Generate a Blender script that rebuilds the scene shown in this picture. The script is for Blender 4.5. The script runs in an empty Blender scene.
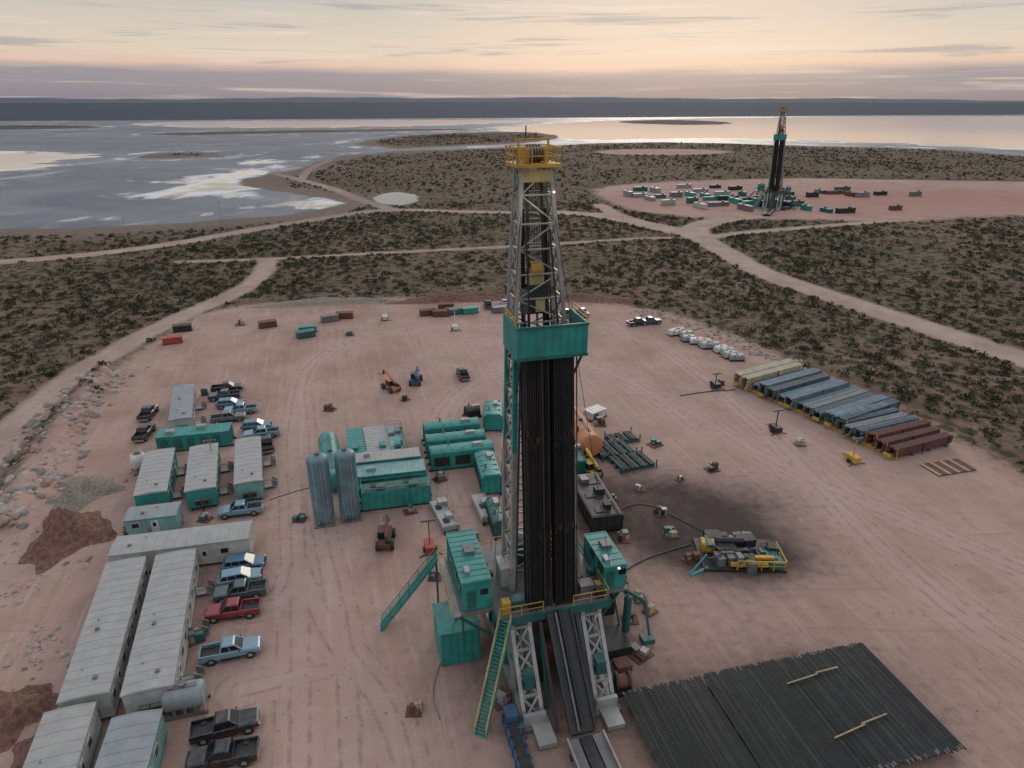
import bpy, math, random
import numpy as np
from mathutils import Vector, Matrix
random.seed(7); rng = np.random.default_rng(7)
R = math.radians
# ------------------------------------------------------------------ camera calibration
PITCH = R(22.6); F = 683.0; H = 53.0
ROT = R(15)
def S(u, v, z=0.0):
    """image pixel unprojected through the camera: ground/world coordinates at height z"""
    a = PITCH + math.atan((v-384)/F)
    D = (H-z)/math.tan(a)
    cd = D*math.cos(PITCH)+(H-z)*math.sin(PITCH)
    return ((u-512)/F*cd, D)
scene = bpy.context.scene
cam = bpy.data.cameras.new("camera"); co = bpy.data.objects.new("camera", cam)
scene.collection.objects.link(co); scene.camera = co
co.location = (0, 0, H); co.rotation_euler = (R(90)-PITCH, 0, 0)
cam.sensor_width = 36; cam.lens = F/1024*36; cam.clip_end = 60000; cam.clip_start = 0.5
scene.view_settings.view_transform = 'Standard'
scene.view_settings.look = 'None'; scene.view_settings.exposure = 0

# ------------------------------------------------------------------ node helpers
class NT:
    def __init__(s, tree): s.t = tree; s.N = tree.nodes; s.L = tree.links
    def put(s, sock, v):
        if v is None: return
        if hasattr(v, 'is_output'): s.L.new(v, sock)
        else:
            if hasattr(sock.default_value, '__len__') and len(sock.default_value) == 4 and len(v) == 3: v = (*v, 1)
            sock.default_value = v
    def math(s, op, a, b=None, clamp=False):
        n = s.N.new('ShaderNodeMath'); n.operation = op; n.use_clamp = clamp
        s.put(n.inputs[0], a); s.put(n.inputs[1], b); return n.outputs[0]
    def mixc(s, f, a, b, mode='MIX'):
        n = s.N.new('ShaderNodeMix'); n.data_type = 'RGBA'; n.blend_type = mode
        s.put(n.inputs[0], f); s.put(n.inputs[6], a); s.put(n.inputs[7], b); return n.outputs[2]
    def mixf(s, f, a, b):
        n = s.N.new('ShaderNodeMix'); n.data_type = 'FLOAT'
        s.put(n.inputs[0], f); s.put(n.inputs[2], a); s.put(n.inputs[3], b); return n.outputs[0]
    def ss(s, v, lo, hi):
        rev = lo > hi
        if rev: lo, hi = hi, lo
        n = s.N.new('ShaderNodeMapRange'); n.interpolation_type = 'SMOOTHSTEP'
        s.put(n.inputs[0], v); n.inputs[1].default_value = lo; n.inputs[2].default_value = hi
        o = n.outputs[0]
        return s.math('SUBTRACT', 1.0, o) if rev else o
    def noise(s, vec, scale, detail=3, rough=.55, dist=0):
        n = s.N.new('ShaderNodeTexNoise'); s.put(n.inputs['Vector'], vec)
        n.inputs['Scale'].default_value = scale; n.inputs['Detail'].default_value = detail
        n.inputs['Roughness'].default_value = rough; n.inputs['Distortion'].default_value = dist
        return n.outputs[0]
    def attr(s, name):
        n = s.N.new('ShaderNodeAttribute'); n.attribute_name = name; return n.outputs['Fac']
    def vmap(s, vec, scale=(1, 1, 1), rot=(0, 0, 0), loc=(0, 0, 0)):
        n = s.N.new('ShaderNodeMapping'); s.put(n.inputs[0], vec)
        n.inputs['Scale'].default_value = scale; n.inputs['Rotation'].default_value = rot
        n.inputs['Location'].default_value = loc; return n.outputs[0]
def newmat(name):
    m = bpy.data.materials.new(name); m.use_nodes = True; nt = m.node_tree; nt.nodes.clear()
    h = NT(nt); o = nt.nodes.new('ShaderNodeOutputMaterial'); p = nt.nodes.new('ShaderNodeBsdfPrincipled')
    nt.links.new(p.outputs[0], o.inputs[0]); return m, h, p
DUST = (.31, .225, .175)
def paint(name, rgb, rough=.5, metal=0., var=.18, dust=.3, scale=.6, streak=True):
    m, h, p = newmat(name)
    g = h.N.new('ShaderNodeNewGeometry'); pos = g.outputs['Position']
    n1 = h.noise(pos, scale, 3, .6)
    lo = tuple(c*(1-var) for c in rgb); hi = tuple(min(1, c*(1+var)) for c in rgb)
    c = h.mixc(h.ss(n1, .3, .7), lo, hi)
    if streak:
        n2 = h.noise(h.vmap(pos, (3, 3, .5)), 1.3, 3, .65)
        c = h.mixc(h.math('MULTIPLY', h.ss(n2, .55, .8), .3), c, tuple(x*.5 for x in rgb))
    sep = h.N.new('ShaderNodeSeparateXYZ'); h.L.new(g.outputs['Normal'], sep.inputs[0])
    up = h.ss(sep.outputs[2], .2, 1.0)
    df = h.math('MULTIPLY', h.math('ADD', h.math('MULTIPLY', up, .7), .3), dust)
    df = h.math('MULTIPLY', df, h.ss(h.noise(pos, 1.4, 3, .7), .3, .85))
    c = h.mixc(df, c, DUST)
    h.put(p.inputs['Base Color'], c); h.put(p.inputs['Roughness'], h.mixf(n1, rough*.8, min(1, rough*1.25)))
    p.inputs['Metallic'].default_value = metal
    return m
TEAL = paint('teal_paint', (.020, .24, .21), .5)
TEALD = paint('dark_teal_paint', (.014, .11, .10), .5)
TEALR = paint('pale_teal_roof', (.17, .34, .32), .5)
ROOF = paint('grey_metal_roof', (.33, .335, .32), .5, dust=.3, var=.10)
ROOF2 = paint('grey_blue_roof', (.24, .275, .28), .5, dust=.25, var=.10)
WALL = paint('cream_wall', (.42, .42, .39), .6)
WIN = paint('window_frame', (.5, .5, .48), .5)
STEEL = paint('galvanised_steel', (.33, .33, .31), .45, .2, dust=.2)
GREY = paint('grey_steel', (.15, .15, .15), .5, .2)
DARK = paint('dark_steel', (.025, .027, .028), .55, .2, dust=.12)
BLACKP = paint('black_pipe', (.016, .017, .017), .55, .1, dust=.05)
BROWNP = paint('weathered_pipe', (.055, .041, .034), .6, .1, dust=.1)
PIPEG = paint('oiled_drill_pipe', (.020, .028, .025), .45, .2, dust=.08)
PIPEG2 = paint('dusty_drill_pipe', (.042, .050, .044), .5, .2, dust=.12)
YEL = paint('yellow_paint', (.48, .29, .04), .55, dust=.2)
YELP = paint('pale_yellow_paint', (.42, .33, .15), .55)
ORG = paint('orange_tank_paint', (.46, .18, .08), .55, dust=.3)
RED = paint('red_paint', (.35, .05, .03), .55)
BLUE = paint('blue_paint', (.025, .085, .18), .5)
WHITE = paint('white_paint', (.55, .54, .51), .5, dust=.3)
SILO = paint('silo_paint', (.11, .20, .235), .45)
RUST = paint('rusty_steel', (.13, .05, .035), .8, dust=.2)
WOOD = paint('timber', (.38, .29, .18), .8)
CB1 = paint('casing_blue', (.10, .185, .23), .45, .2, dust=.2)
CB2 = paint('casing_slate', (.055, .09, .115), .45, .2, dust=.2)
CB3 = paint('casing_grey', (.18, .20, .21), .45, .2, dust=.2)
CB4 = paint('casing_red', (.11, .035, .032), .6, .1, dust=.2)
CREAMC = paint('casing_cream', (.42, .38, .26), .5)
RUB = paint('tyre_rubber', (.02, .02, .02), .85, dust=.3)
def glass():
    m, h, p = newmat('dark_glass'); p.inputs['Base Color'].default_value = (.012, .015, .018, 1)
    p.inputs['Roughness'].default_value = .08; return m
GLASS = glass()
def emis(name, c, s):
    m, h, p = newmat(name); p.inputs['Base Color'].default_value = (*c, 1)
    p.inputs['Emission Color'].default_value = (*c, 1); p.inputs['Emission Strength'].default_value = s; return m
LAMP = emis('lamp_lens', (1, .88, .62), 1.6)
def carpaint(name, rgb):
    m, h, p = newmat(name); g = h.N.new('ShaderNodeNewGeometry')
    n = h.noise(g.outputs['Position'], 1.7, 3, .6)
    h.put(p.inputs['Base Color'], h.mixc(h.math('MULTIPLY', h.ss(n, .4, .75), .2), rgb, DUST))
    h.put(p.inputs['Roughness'], h.mixf(n, .2, .42)); p.inputs['Coat Weight'].default_value = .4
    return m
CARS = {k: carpaint('car_'+k, v) for k, v in dict(black=(.008, .009, .012), blue=(.07, .18, .25), lblue=(.17, .30, .37),
        red=(.25, .015, .025), white=(.5, .5, .5), grey=(.11, .13, .14), green=(.05, .09, .085), navy=(.02, .045, .08)).items()}

# ------------------------------------------------------------------ mesh builder
class MB:
    def __init__(s): s.v = []; s.f = []; s.m = []; s.sm = []; s.mats = []
    def mi(s, mat):
        if mat not in s.mats: s.mats.append(mat)
        return s.mats.index(mat)
    def add(s, vs, fs, mat, smooth=False):
        b = len(s.v); s.v.extend([tuple(x) for x in vs]); k = s.mi(mat)
        for f in fs: s.f.append([b+i for i in f]); s.m.append(k); s.sm.append(smooth)
    def hexa(s, p, mat):
        s.add(p, [(3, 2, 1, 0), (4, 5, 6, 7), (0, 1, 5, 4), (1, 2, 6, 5), (2, 3, 7, 6), (3, 0, 4, 7)], mat)
    def box(s, c, d, mat, rz=0):
        x, y, z = c; a, b, e = d[0]/2, d[1]/2, d[2]/2; cs, sn = math.cos(rz), math.sin(rz)
        p = []
        for dz in (-e, e):
            for dx, dy in ((-a, -b), (a, -b), (a, b), (-a, b)):
                p.append((x+dx*cs-dy*sn, y+dx*sn+dy*cs, z+dz))
        s.hexa(p, mat)
    def _frame(s, p, q):
        p = Vector(p); q = Vector(q); d = (q-p)
        if d.length < 1e-6: d = Vector((0, 0, 1e-3))
        d.normalize(); u = Vector((0, 0, 1)) if abs(d.z) < .95 else Vector((0, 1, 0))
        x = d.cross(u).normalized(); y = x.cross(d).normalized(); return p, q, x, y
    def beam(s, p, q, w, mat, h=None):
        h = h or w; p, q, x, y = s._frame(p, q); a = w/2; b = h/2
        vs = [p-x*a-y*b, p+x*a-y*b, p+x*a+y*b, p-x*a+y*b, q-x*a-y*b, q+x*a-y*b, q+x*a+y*b, q-x*a+y*b]
        s.hexa(vs, mat)
    def cyl(s, p, q, r, mat, n=10, r2=None, caps=True):
        r2 = r if r2 is None else r2; p, q, x, y = s._frame(p, q)
        vs = []
        for c, rr in ((p, r), (q, r2)):
            for i in range(n):
                a = 2*math.pi*i/n; vs.append(c+x*(rr*math.cos(a))+y*(rr*math.sin(a)))
        s.add(vs, [(i, (i+1) % n, n+(i+1) % n, n+i) for i in range(n)], mat, n > 7)
        if caps: s.add(vs, [tuple(range(n))[::-1], tuple(range(n, 2*n))], mat)
    def dome(s, c, d, r, mat, depth=.5, n=14):
        c = Vector(c); d = Vector(d); prev = r; pc = c
        for k in range(1, 4):
            t = k/3; rr = r*math.cos(t*math.pi/2*.98); cc = c+d*(depth*math.sin(t*math.pi/2))
            s.cyl(pc, cc, prev, mat, n, rr, caps=(k == 3)); prev = rr; pc = cc
    def rail(s, pts, mat, h=1.1, step=1.6, w=.07):
        for a, b in zip(pts[:-1], pts[1:]):
            a = Vector(a); b = Vector(b); L = (b-a).length; n = max(1, int(L/step))
            up = Vector((0, 0, h))
            for i in range(n+1):
                c = a.lerp(b, i/n); s.beam(c, c+up, w, mat)
            s.beam(a+up, b+up, w, mat); s.beam(a+up*.5, b+up*.5, w*.8, mat)
    def lattice(s, a0, a1, b0, b1, n, w, mat, x=True):
        a0, a1, b0, b1 = map(Vector, (a0, a1, b0, b1))
        for i in range(n):
            A, A2 = a0.lerp(a1, i/n), a0.lerp(a1, (i+1)/n); B, B2 = b0.lerp(b1, i/n), b0.lerp(b1, (i+1)/n)
            s.beam(A, B, w, mat)
            if x or i % 2 == 0: s.beam(A, B2, w*.8, mat)
            if x or i % 2: s.beam(B, A2, w*.8, mat)
        s.beam(a1, b1, w, mat)
    def stair(s, p, q, width, mat, railm):
        p = Vector(p); q = Vector(q); d = q-p; hd = Vector((d.x, d.y, 0)).normalized(); sd = Vector((-hd.y, hd.x, 0))*(width/2)
        for k in (-1, 1):
            s.beam(p+sd*k, q+sd*k, .12, mat, .3); up = Vector((0, 0, 1.0))
            s.beam(p+sd*k+up, q+sd*k+up, .08, railm); s.beam(p+sd*k+up*.5, q+sd*k+up*.5, .06, railm)
            for i in range(7):
                c = p.lerp(q, i/6)+sd*k; s.beam(c, c+up, .07, railm)
        n = max(3, int(abs(d.z)/.28))
        for i in range(n+1):
            c = p.lerp(q, i/n); s.beam(c-sd, c+sd, .26, mat, .05)
    def loft(s, secs, mat, smooth=False):
        n = len(secs[0]); vs = [p for sec in secs for p in sec]; fs = []
        for k in range(len(secs)-1):
            for i in range(n): fs.append((k*n+i, k*n+(i+1) % n, (k+1)*n+(i+1) % n, (k+1)*n+i))
        fs.append(tuple(range(n))[::-1]); fs.append(tuple(range((len(secs)-1)*n, len(secs)*n)))
        s.add(vs, fs, mat, smooth)
    def panel(s, quad, u0, u1, v0, v1, mat, off=.012):
        a, b, c, d = map(Vector, quad); nrm = (b-a).cross(d-a).normalized()*off
        P = lambda u, v: (a.lerp(b, u)).lerp(d.lerp(c, u), v)+nrm
        s.add([P(u0, v0), P(u1, v0), P(u1, v1), P(u0, v1)], [(0, 1, 2, 3)], mat)
    def mesh(s, name):
        me = bpy.data.meshes.new(name); me.from_pydata(s.v, [], s.f); me.update()
        for m in s.mats: me.materials.append(m)
        me.polygons.foreach_set('material_index', s.m); me.polygons.foreach_set('use_smooth', s.sm); me.update(); return me
    def done(s, name, loc=(0, 0, 0), rz=0.):
        return obj(name, s.mesh(name), loc, rz)
def obj(name, me, loc=(0, 0, 0), rz=0.):
    o = bpy.data.objects.new(name, me); scene.collection.objects.link(o)
    o.location = loc if len(loc) == 3 else (*loc, 0); o.rotation_euler = (0, 0, rz)
    return o
def fast_mesh(name, V, Fq, mats):
    me = bpy.data.meshes.new(name); n = len(V); k = Fq.shape[1]; m = len(Fq)
    me.vertices.add(n); me.vertices.foreach_set('co', V.astype(np.float32).ravel())
    me.loops.add(m*k); me.loops.foreach_set('vertex_index', Fq.astype(np.int32).ravel())
    me.polygons.add(m); me.polygons.foreach_set('loop_start', np.arange(0, m*k, k, dtype=np.int32))
    me.update(calc_edges=True); me.validate()
    for x in mats: me.materials.append(x)
    return me

# ------------------------------------------------------------------ zones (world coordinates)
def chaikin(P, closed, it=2):
    P = [np.array(p, float) for p in P]
    for _ in range(it):
        Q = []; n = len(P)
        if not closed: Q.append(P[0])
        for i in range(n if closed else n-1):
            a, b = P[i], P[(i+1) % n]; Q += [a*.75+b*.25, a*.25+b*.75]
        if not closed: Q.append(P[-1])
        P = Q
    return np.array(P)
def W(px, closed=True, it=2): return chaikin([S(*p) for p in px], closed, it)
def dist_line(X, Y, P, closed):
    d = np.full(X.shape, 1e18); n = len(P)
    for i in range(n if closed else n-1):
        a = P[i]; b = P[(i+1) % n]; ab = b-a; L = max(ab@ab, 1e-9)
        t = np.clip(((X-a[0])*ab[0]+(Y-a[1])*ab[1])/L, 0, 1)
        np.minimum(d, (X-a[0]-t*ab[0])**2+(Y-a[1]-t*ab[1])**2, out=d)
    return np.sqrt(d)
def sdf(X, Y, P):
    d = dist_line(X, Y, P, True); ins = np.zeros(X.shape, bool); n = len(P)
    for i in range(n):
        a = P[i]; b = P[(i+1) % n]
        if a[1] == b[1]: continue
        c = ((a[1] > Y) != (b[1] > Y)) & (X < (b[0]-a[0])*(Y-a[1])/(b[1]-a[1])+a[0]); ins ^= c
    return np.where(ins, -d, d)
PAD = W([(-500, 900), (-160, 640), (-20, 520), (48, 440), (100, 378), (140, 350), (185, 322), (215, 308), (300, 301), (420, 297), (560, 299), (640, 307), (700, 320), (770, 352), (860, 392), (950, 432), (1030, 482), (1250, 580), (1700, 900)])
PAD2 = W([(584, 189), (640, 183), (720, 180), (800, 178), (900, 180), (1100, 183), (1400, 188), (1400, 217), (1100, 215), (1000, 215), (900, 222), (800, 219), (700, 218), (630, 211)])
PAD3 = W([(590, 152), (620, 149), (700, 149), (740, 152), (700, 155), (620, 155)])
LAKE = W([(-1500, 229), (0, 229), (60, 228), (150, 225), (250, 219), (320, 209), (336, 201), (310, 197), (262, 191), (235, 184), (262, 176), (300, 170), (318, 160), (380, 152), (470, 149), (560, 145), (640, 142), (720, 143), (800, 146), (900, 148), (960, 150), (1024, 157), (1300, 165), (2000, 170), (2000, 114.5), (1300, 114), (900, 115), (700, 117), (500, 118), (300, 119), (100, 121), (-300, 121), (-1500, 121)])
ISL = [W([(350, 141), (420, 134), (520, 131), (565, 136), (540, 143), (440, 147), (380, 149)]),
       W([(135, 157), (160, 152.5), (215, 152.5), (232, 156), (180, 158)]),
       W([(600, 122), (660, 119.5), (720, 121), (740, 124), (680, 125.5)]),
       W([(-300, 128), (-100, 126), (60, 125), (120, 127), (20, 130), (-200, 131)]),
       W([(150, 133), (300, 130), (470, 128.5), (470, 130), (300, 133), (160, 136)])]
WATER = [W([(480, 128), (600, 120), (760, 117), (1300, 115.5), (2000, 116), (2000, 165), (1024, 150), (900, 143), (760, 139), (640, 139), (560, 141)]),
         W([(150, 121.5), (500, 119.5), (540, 121.5), (420, 126), (250, 128), (150, 126)]),
         W([(160, 192), (210, 181), (236, 168), (256, 162), (270, 166), (248, 177), (238, 184), (264, 192), (324, 201), (305, 206), (250, 200), (200, 194)]),
         W([(-500, 148), (0, 152), (60, 153), (95, 158), (50, 166), (0, 171), (-500, 175)])]
POND = W([(368, 198), (385, 193), (404, 192), (422, 197), (410, 205), (386, 205)])
ROADS = [(W([(-300, 280), (-60, 266), (0, 262), (90, 255), (180, 243), (250, 230), (330, 217), (385, 209), (470, 212), (600, 214)], False), 4.),
         (W([(268, 262), (262, 275), (240, 292), (190, 312), (130, 342), (60, 385), (0, 440), (-80, 540), (-200, 640)], False), 3.2),
         (W([(560, 212), (600, 215), (660, 228), (700, 237), (725, 252), (760, 272), (800, 286), (880, 312), (960, 338), (1060, 372), (1250, 440)], False), 5.),
         (W([(700, 238), (692, 228), (720, 219), (800, 212)], False), 6.),
         (W([(600, 205), (620, 218), (690, 232)], False), 4.),
         (W([(270, 172), (300, 180), (335, 189), (360, 200), (390, 209)], False), 3.5),
         (W([(180, 262), (268, 259), (400, 252), (540, 245), (640, 238), (700, 238)], False), 1.8),
         (W([(300, 180), (310, 168), (330, 160)], False), 3.),
         (W([(700, 238), (760, 231), (850, 224), (960, 215)], False), 3.)]
TR = [W(p, False, 3) for p in (
    [(296, 900), (300, 768), (300, 640), (299, 540), (290, 430), (310, 350), (420, 325), (560, 330)],
    [(345, 900), (352, 768), (345, 650), (325, 560), (305, 470), (300, 400)],
    [(1100, 600), (900, 520), (760, 455), (690, 410), (560, 350), (420, 330)],
    [(1100, 700), (960, 620), (860, 530), (760, 420), (660, 345)],
    [(430, 500), (440, 400), (520, 360), (620, 370), (700, 430)],
    [(240, 690), (300, 676), (345, 668)], [(250, 610), (290, 600), (300, 560)],
    [(420, 900), (400, 720), (330, 640), (300, 560)])]
BERM = W([(10, 515), (45, 460), (70, 412), (104, 372)], False)
def zones(X, Y):
    z = {}
    z['pad'] = sdf(X, Y, PAD); z['pad2'] = np.minimum(sdf(X, Y, PAD2), sdf(X, Y, PAD3))
    z['lake'] = sdf(X, Y, LAKE)
    for I in ISL: z['lake'] = np.maximum(z['lake'], -sdf(X, Y, I))
    z['pond'] = sdf(X, Y, POND)
    z['water'] = np.minimum.reduce([sdf(X, Y, w) for w in WATER])
    z['road'] = np.minimum.reduce([dist_line(X, Y, P, False)-w for P, w in ROADS])
    return z
def sst(x, a, b):
    t = np.clip((x-a)/(b-a), 0, 1); return t*t*(3-2*t)
def height(X, Y, z):
    m = sst(z['pad'], 2, 25)*sst(z['lake'], 5, 60)*sst(z['pad2'], 3, 40)*sst(z['road'], 0, 12)*sst(z['pond'], 2, 20)
    h = .5*np.sin(X*.05+1.3*np.sin(Y*.021))+.45*np.sin(Y*.043+X*.017)+.25*np.sin(X*.13+Y*.09)+.3
    b = 1.5*np.exp(-(dist_line(X, Y, BERM, False)/2.8)**2)*(1+.3*np.sin(X*.9)*np.sin(Y*.7))
    return m*h*.8+b
# ------------------------------------------------------------------ ground sheet
az = np.concatenate([np.linspace(-180, -50, 50)[:-1], np.linspace(-50, 50, 420), np.linspace(50, 180, 50)[1:-1]])
rr = np.concatenate([[0.5, 5, 12, 20], np.geomspace(26, 40000, 620)])
A, RR = np.meshgrid(np.radians(az), rr)
GX = (RR*np.sin(A)).ravel(); GY = (RR*np.cos(A)).ravel()
Z = zones(GX, GY); GZ = height(GX, GY, Z)
na = len(az); nr = len(rr)
i = np.arange(nr-1)[:, None]*na; j = np.arange(na)[None, :]; j2 = (j+1) % na
Fq = np.stack([i+j, i+na+j, i+na+j2, i+j2], -1).reshape(-1, 4)[:, ::-1]
GM, h, p = newmat('ground_material')
me = fast_mesh('ground', np.stack([GX, GY, GZ], 1), Fq, [GM])
if me.polygons[5000].normal.z < 0: me.flip_normals()
me.polygons.foreach_set('use_smooth', np.ones(len(me.polygons), bool))
track = np.minimum.reduce([dist_line(GX, GY, P, False) for P in TR])
def blob(px, py, rx, ry, ang=0):
    x, y = S(px, py); dx = GX-x; dy = GY-y; c, s_ = math.cos(ang), math.sin(ang)
    return np.exp(-(((dx*c+dy*s_)/rx)**2+((-dx*s_+dy*c)/ry)**2))
stain_shade = np.clip(.9*blob(550, 650, 9, 12)+.9*blob(645, 500, 11, 9, .3)+.7*blob(565, 500, 8, 16)+1.0*blob(735, 555, 11, 6)+.75*blob(695, 525, 12, 9)+.35*blob(760, 500, 9, 9)+.8*blob(790, 720, 17, 11, .25)+.4*blob(160, 640, 7, 25)+.4*blob(400, 460, 16, 14), 0, 1.1)  # oily ground round the rig, plus a smear shadow painted into the colour
redz = blob(960, 200, 190, 60)
for k, v in list(Z.items())+[('track', track), ('stain_shade', stain_shade), ('redz', redz)]:
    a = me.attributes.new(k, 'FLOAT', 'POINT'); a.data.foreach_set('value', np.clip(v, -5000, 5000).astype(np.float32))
ground = obj('ground', me)
geo = h.N.new('ShaderNodeNewGeometry'); pos = geo.outputs['Position']
n_l = h.noise(pos, .012, 3); n_m = h.noise(pos, .09, 4, .6); n_s = h.noise(pos, .7, 4, .65); n_f = h.noise(pos, 4.5, 3, .7)
soil = h.mixc(h.ss(n_m, .3, .7), (.14, .088, .062), (.235, .158, .118))
soil = h.mixc(h.math('MULTIPLY', h.ss(n_s, .45, .72), .4), soil, (.28, .195, .15))
grass = h.mixc(h.ss(n_f, .35, .65), (.044, .042, .024), (.10, .088, .052))
scrub = h.mixc(h.math('MULTIPLY', h.ss(h.math('ADD', n_s, h.math('MULTIPLY', n_l, .45)), .56, .84), .82), soil, grass)
vor = h.N.new('ShaderNodeTexVoronoi'); h.put(vor.inputs['Vector'], pos); vor.inputs['Scale'].default_value = .30
vs = h.math('ADD', vor.outputs['Distance'], h.math('MULTIPLY', n_f, .35))
bushm = h.ss(h.math('ADD', vs, h.math('MULTIPLY', n_m, -.3)), .52, .35)
scrub = h.mixc(h.math('MULTIPLY', bushm, .8), scrub, (.032, .032, .018))
ln = h.N.new('ShaderNodeVectorMath'); ln.operation = 'LENGTH'; h.L.new(pos, ln.inputs[0])
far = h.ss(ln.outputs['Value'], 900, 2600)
scrub = h.mixc(far, scrub, h.mixc(h.noise(h.vmap(pos, (1, 3, 1)), .0012, 4), (.032, .046, .066), (.075, .09, .115)))  # distance haze painted into the far land's base colour
# pad : graded caliche with wheel lanes
rotv = h.vmap(pos, (1, 1, 1), (0, 0, R(-15)))
stre = h.noise(h.vmap(rotv, (1.1, .05, 1)), 1.0, 5, .68, .25)
stre2 = h.noise(h.vmap(pos, (.05, 1.0, 1), (0, 0, R(12))), .9, 5, .68, .3)
padc = h.mixc(h.ss(n_m, .3, .7), (.315, .200, .160), (.415, .285, .236))
padc = h.mixc(h.math('MULTIPLY', h.ss(n_l, .4, .65), .4), padc, (.445, .325, .272))
padc = h.mixc(h.math('MULTIPLY', h.ss(stre, .50, .70), .42), padc, (.50, .375, .32))
padc = h.mixc(h.math('MULTIPLY', h.ss(stre, .46, .30), .30), padc, (.235, .142, .112))
padc = h.mixc(h.math('MULTIPLY', h.ss(stre2, .54, .70), .30), padc, (.24, .145, .115))
padc = h.mixc(h.math('MULTIPLY', h.ss(n_s, .50, .75), .40), padc, (.235, .148, .12))
padc = h.mixc(h.math('MULTIPLY', h.ss(n_f, .5, .75), .28), padc, (.52, .41, .355))
tr = h.math('ADD', h.attr('track'), h.math('MULTIPLY', h.math('SUBTRACT', n_m, .5), 1.0))
rut = None
for c0, wd in ((.9, .30), (2.3, .22)):
    q = h.ss(h.math('ABSOLUTE', h.math('SUBTRACT', tr, c0)), wd, wd*.2)
    rut = q if rut is None else h.math('MAXIMUM', rut, q)
lane = h.ss(tr, 5.0, 0.)
padc = h.mixc(h.math('MULTIPLY', lane, .36), padc, (.50, .38, .325))
padc = h.mixc(h.math('MULTIPLY', h.math('MULTIPLY', rut, h.ss(n_s, .38, .6)), .42), padc, (.20, .12, .095))
padc = h.mixc(h.math('MULTIPLY', h.attr('redz'), .5), padc, (.31, .125, .09))
st = h.ss(h.math('ADD', h.attr('stain_shade'), h.math('ADD', h.math('MULTIPLY', h.math('SUBTRACT', n_s, .5), .55), h.math('MULTIPLY', h.math('SUBTRACT', n_m, .5), 1.1))), .05, 1.2)
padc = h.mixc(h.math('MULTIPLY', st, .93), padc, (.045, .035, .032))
edge = h.math('MULTIPLY', h.math('SUBTRACT', n_m, .5), 9)
mp = h.ss(h.math('ADD', h.attr('pad'), h.math('ADD', edge, h.math('MULTIPLY', h.math('SUBTRACT', n_s, .5), 5))), 2.2, -2.2)
mp2 = h.ss(h.math('ADD', h.attr('pad2'), h.math('MULTIPLY', edge, 2.5)), 5, -4)
mr = h.ss(h.math('ADD', h.attr('road'), h.math('MULTIPLY', edge, .5)), 1.6, -1.0)
roadc = h.mixc(h.ss(n_m, .3, .7), (.34, .245, .20), (.45, .345, .29))
roadc = h.mixc(h.math('MULTIPLY', h.ss(n_s, .5, .7), .5), roadc, (.25, .175, .14))
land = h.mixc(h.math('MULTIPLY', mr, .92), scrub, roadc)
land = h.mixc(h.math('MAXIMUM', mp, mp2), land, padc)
# lake bed and water
dl = h.math('ADD', h.attr('lake'), h.math('MULTIPLY', h.math('SUBTRACT', n_l, .5), 50))
shore = h.math('MULTIPLY', h.ss(dl, 60, 5), h.math('SUBTRACT', 1.0, far))
land = h.mixc(h.math('MULTIPLY', shore, .65), land, h.mixc(n_m, (.27, .20, .17), (.14, .11, .095)))
ml = h.ss(dl, 3, -3)
lnz = h.noise(h.vmap(pos, (1, 1.6, 1)), .006, 5, .65, 1.2); lnz2 = h.noise(h.vmap(pos, (1, .5, 1)), .03, 4, .6, .8)
lnz3 = h.noise(h.vmap(pos, (1, .45, 1), loc=(300, 50, 0)), .011, 6, .7, 1.5)
mud = h.mixc(h.ss(lnz, .35, .65), (.075, .085, .105), (.145, .155, .175))
mud = h.mixc(h.math('MULTIPLY', h.ss(lnz2, .54, .70), .5), mud, (.23, .225, .225))
mud = h.mixc(h.math('MULTIPLY', h.ss(lnz3, .55, .66), .6), mud, (.40, .39, .385))
dw = h.math('ADD', h.attr('water'), h.math('MULTIPLY', h.math('SUBTRACT', lnz, .5), 240))
mw = h.math('MAXIMUM', h.math('MULTIPLY', h.ss(dw, 8, -8), ml), h.ss(h.math('ADD', h.attr('pond'), edge), 1, -1))
crust = h.math('MULTIPLY', h.math('MULTIPLY', h.ss(h.math('ABSOLUTE', dw), 22, 3), ml), h.ss(lnz2, .40, .54))
scr = h.math('MULTIPLY', h.math('MULTIPLY', h.ss(h.math('ABSOLUTE', h.math('ADD', dl, 26)), 12, 2), ml), h.ss(lnz2, .50, .60))
crust = h.math('MAXIMUM', crust, h.math('MULTIPLY', scr, .8))
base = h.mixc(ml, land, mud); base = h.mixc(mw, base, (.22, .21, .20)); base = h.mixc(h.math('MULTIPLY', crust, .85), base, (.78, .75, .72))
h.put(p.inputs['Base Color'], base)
rgh = h.mixf(ml, .95, h.mixf(lnz2, .36, .6)); rgh = h.mixf(mw, rgh, .06)
h.put(p.inputs['Roughness'], rgh); h.put(p.inputs['Specular IOR Level'], h.mixf(ml, .12, h.mixf(mw, .27, .6)))
bmp = h.N.new('ShaderNodeBump'); bmp.inputs['Distance'].default_value = .22
h.put(bmp.inputs['Height'], h.math('ADD', h.math('MULTIPLY', n_s, .7), h.math('MULTIPLY', n_f, .3)))
h.put(bmp.inputs['Strength'], h.mixf(h.math('MAXIMUM', h.math('MAXIMUM', ml, mw), far), .8, 0.)); h.L.new(bmp.outputs[0], p.inputs['Normal'])

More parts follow.
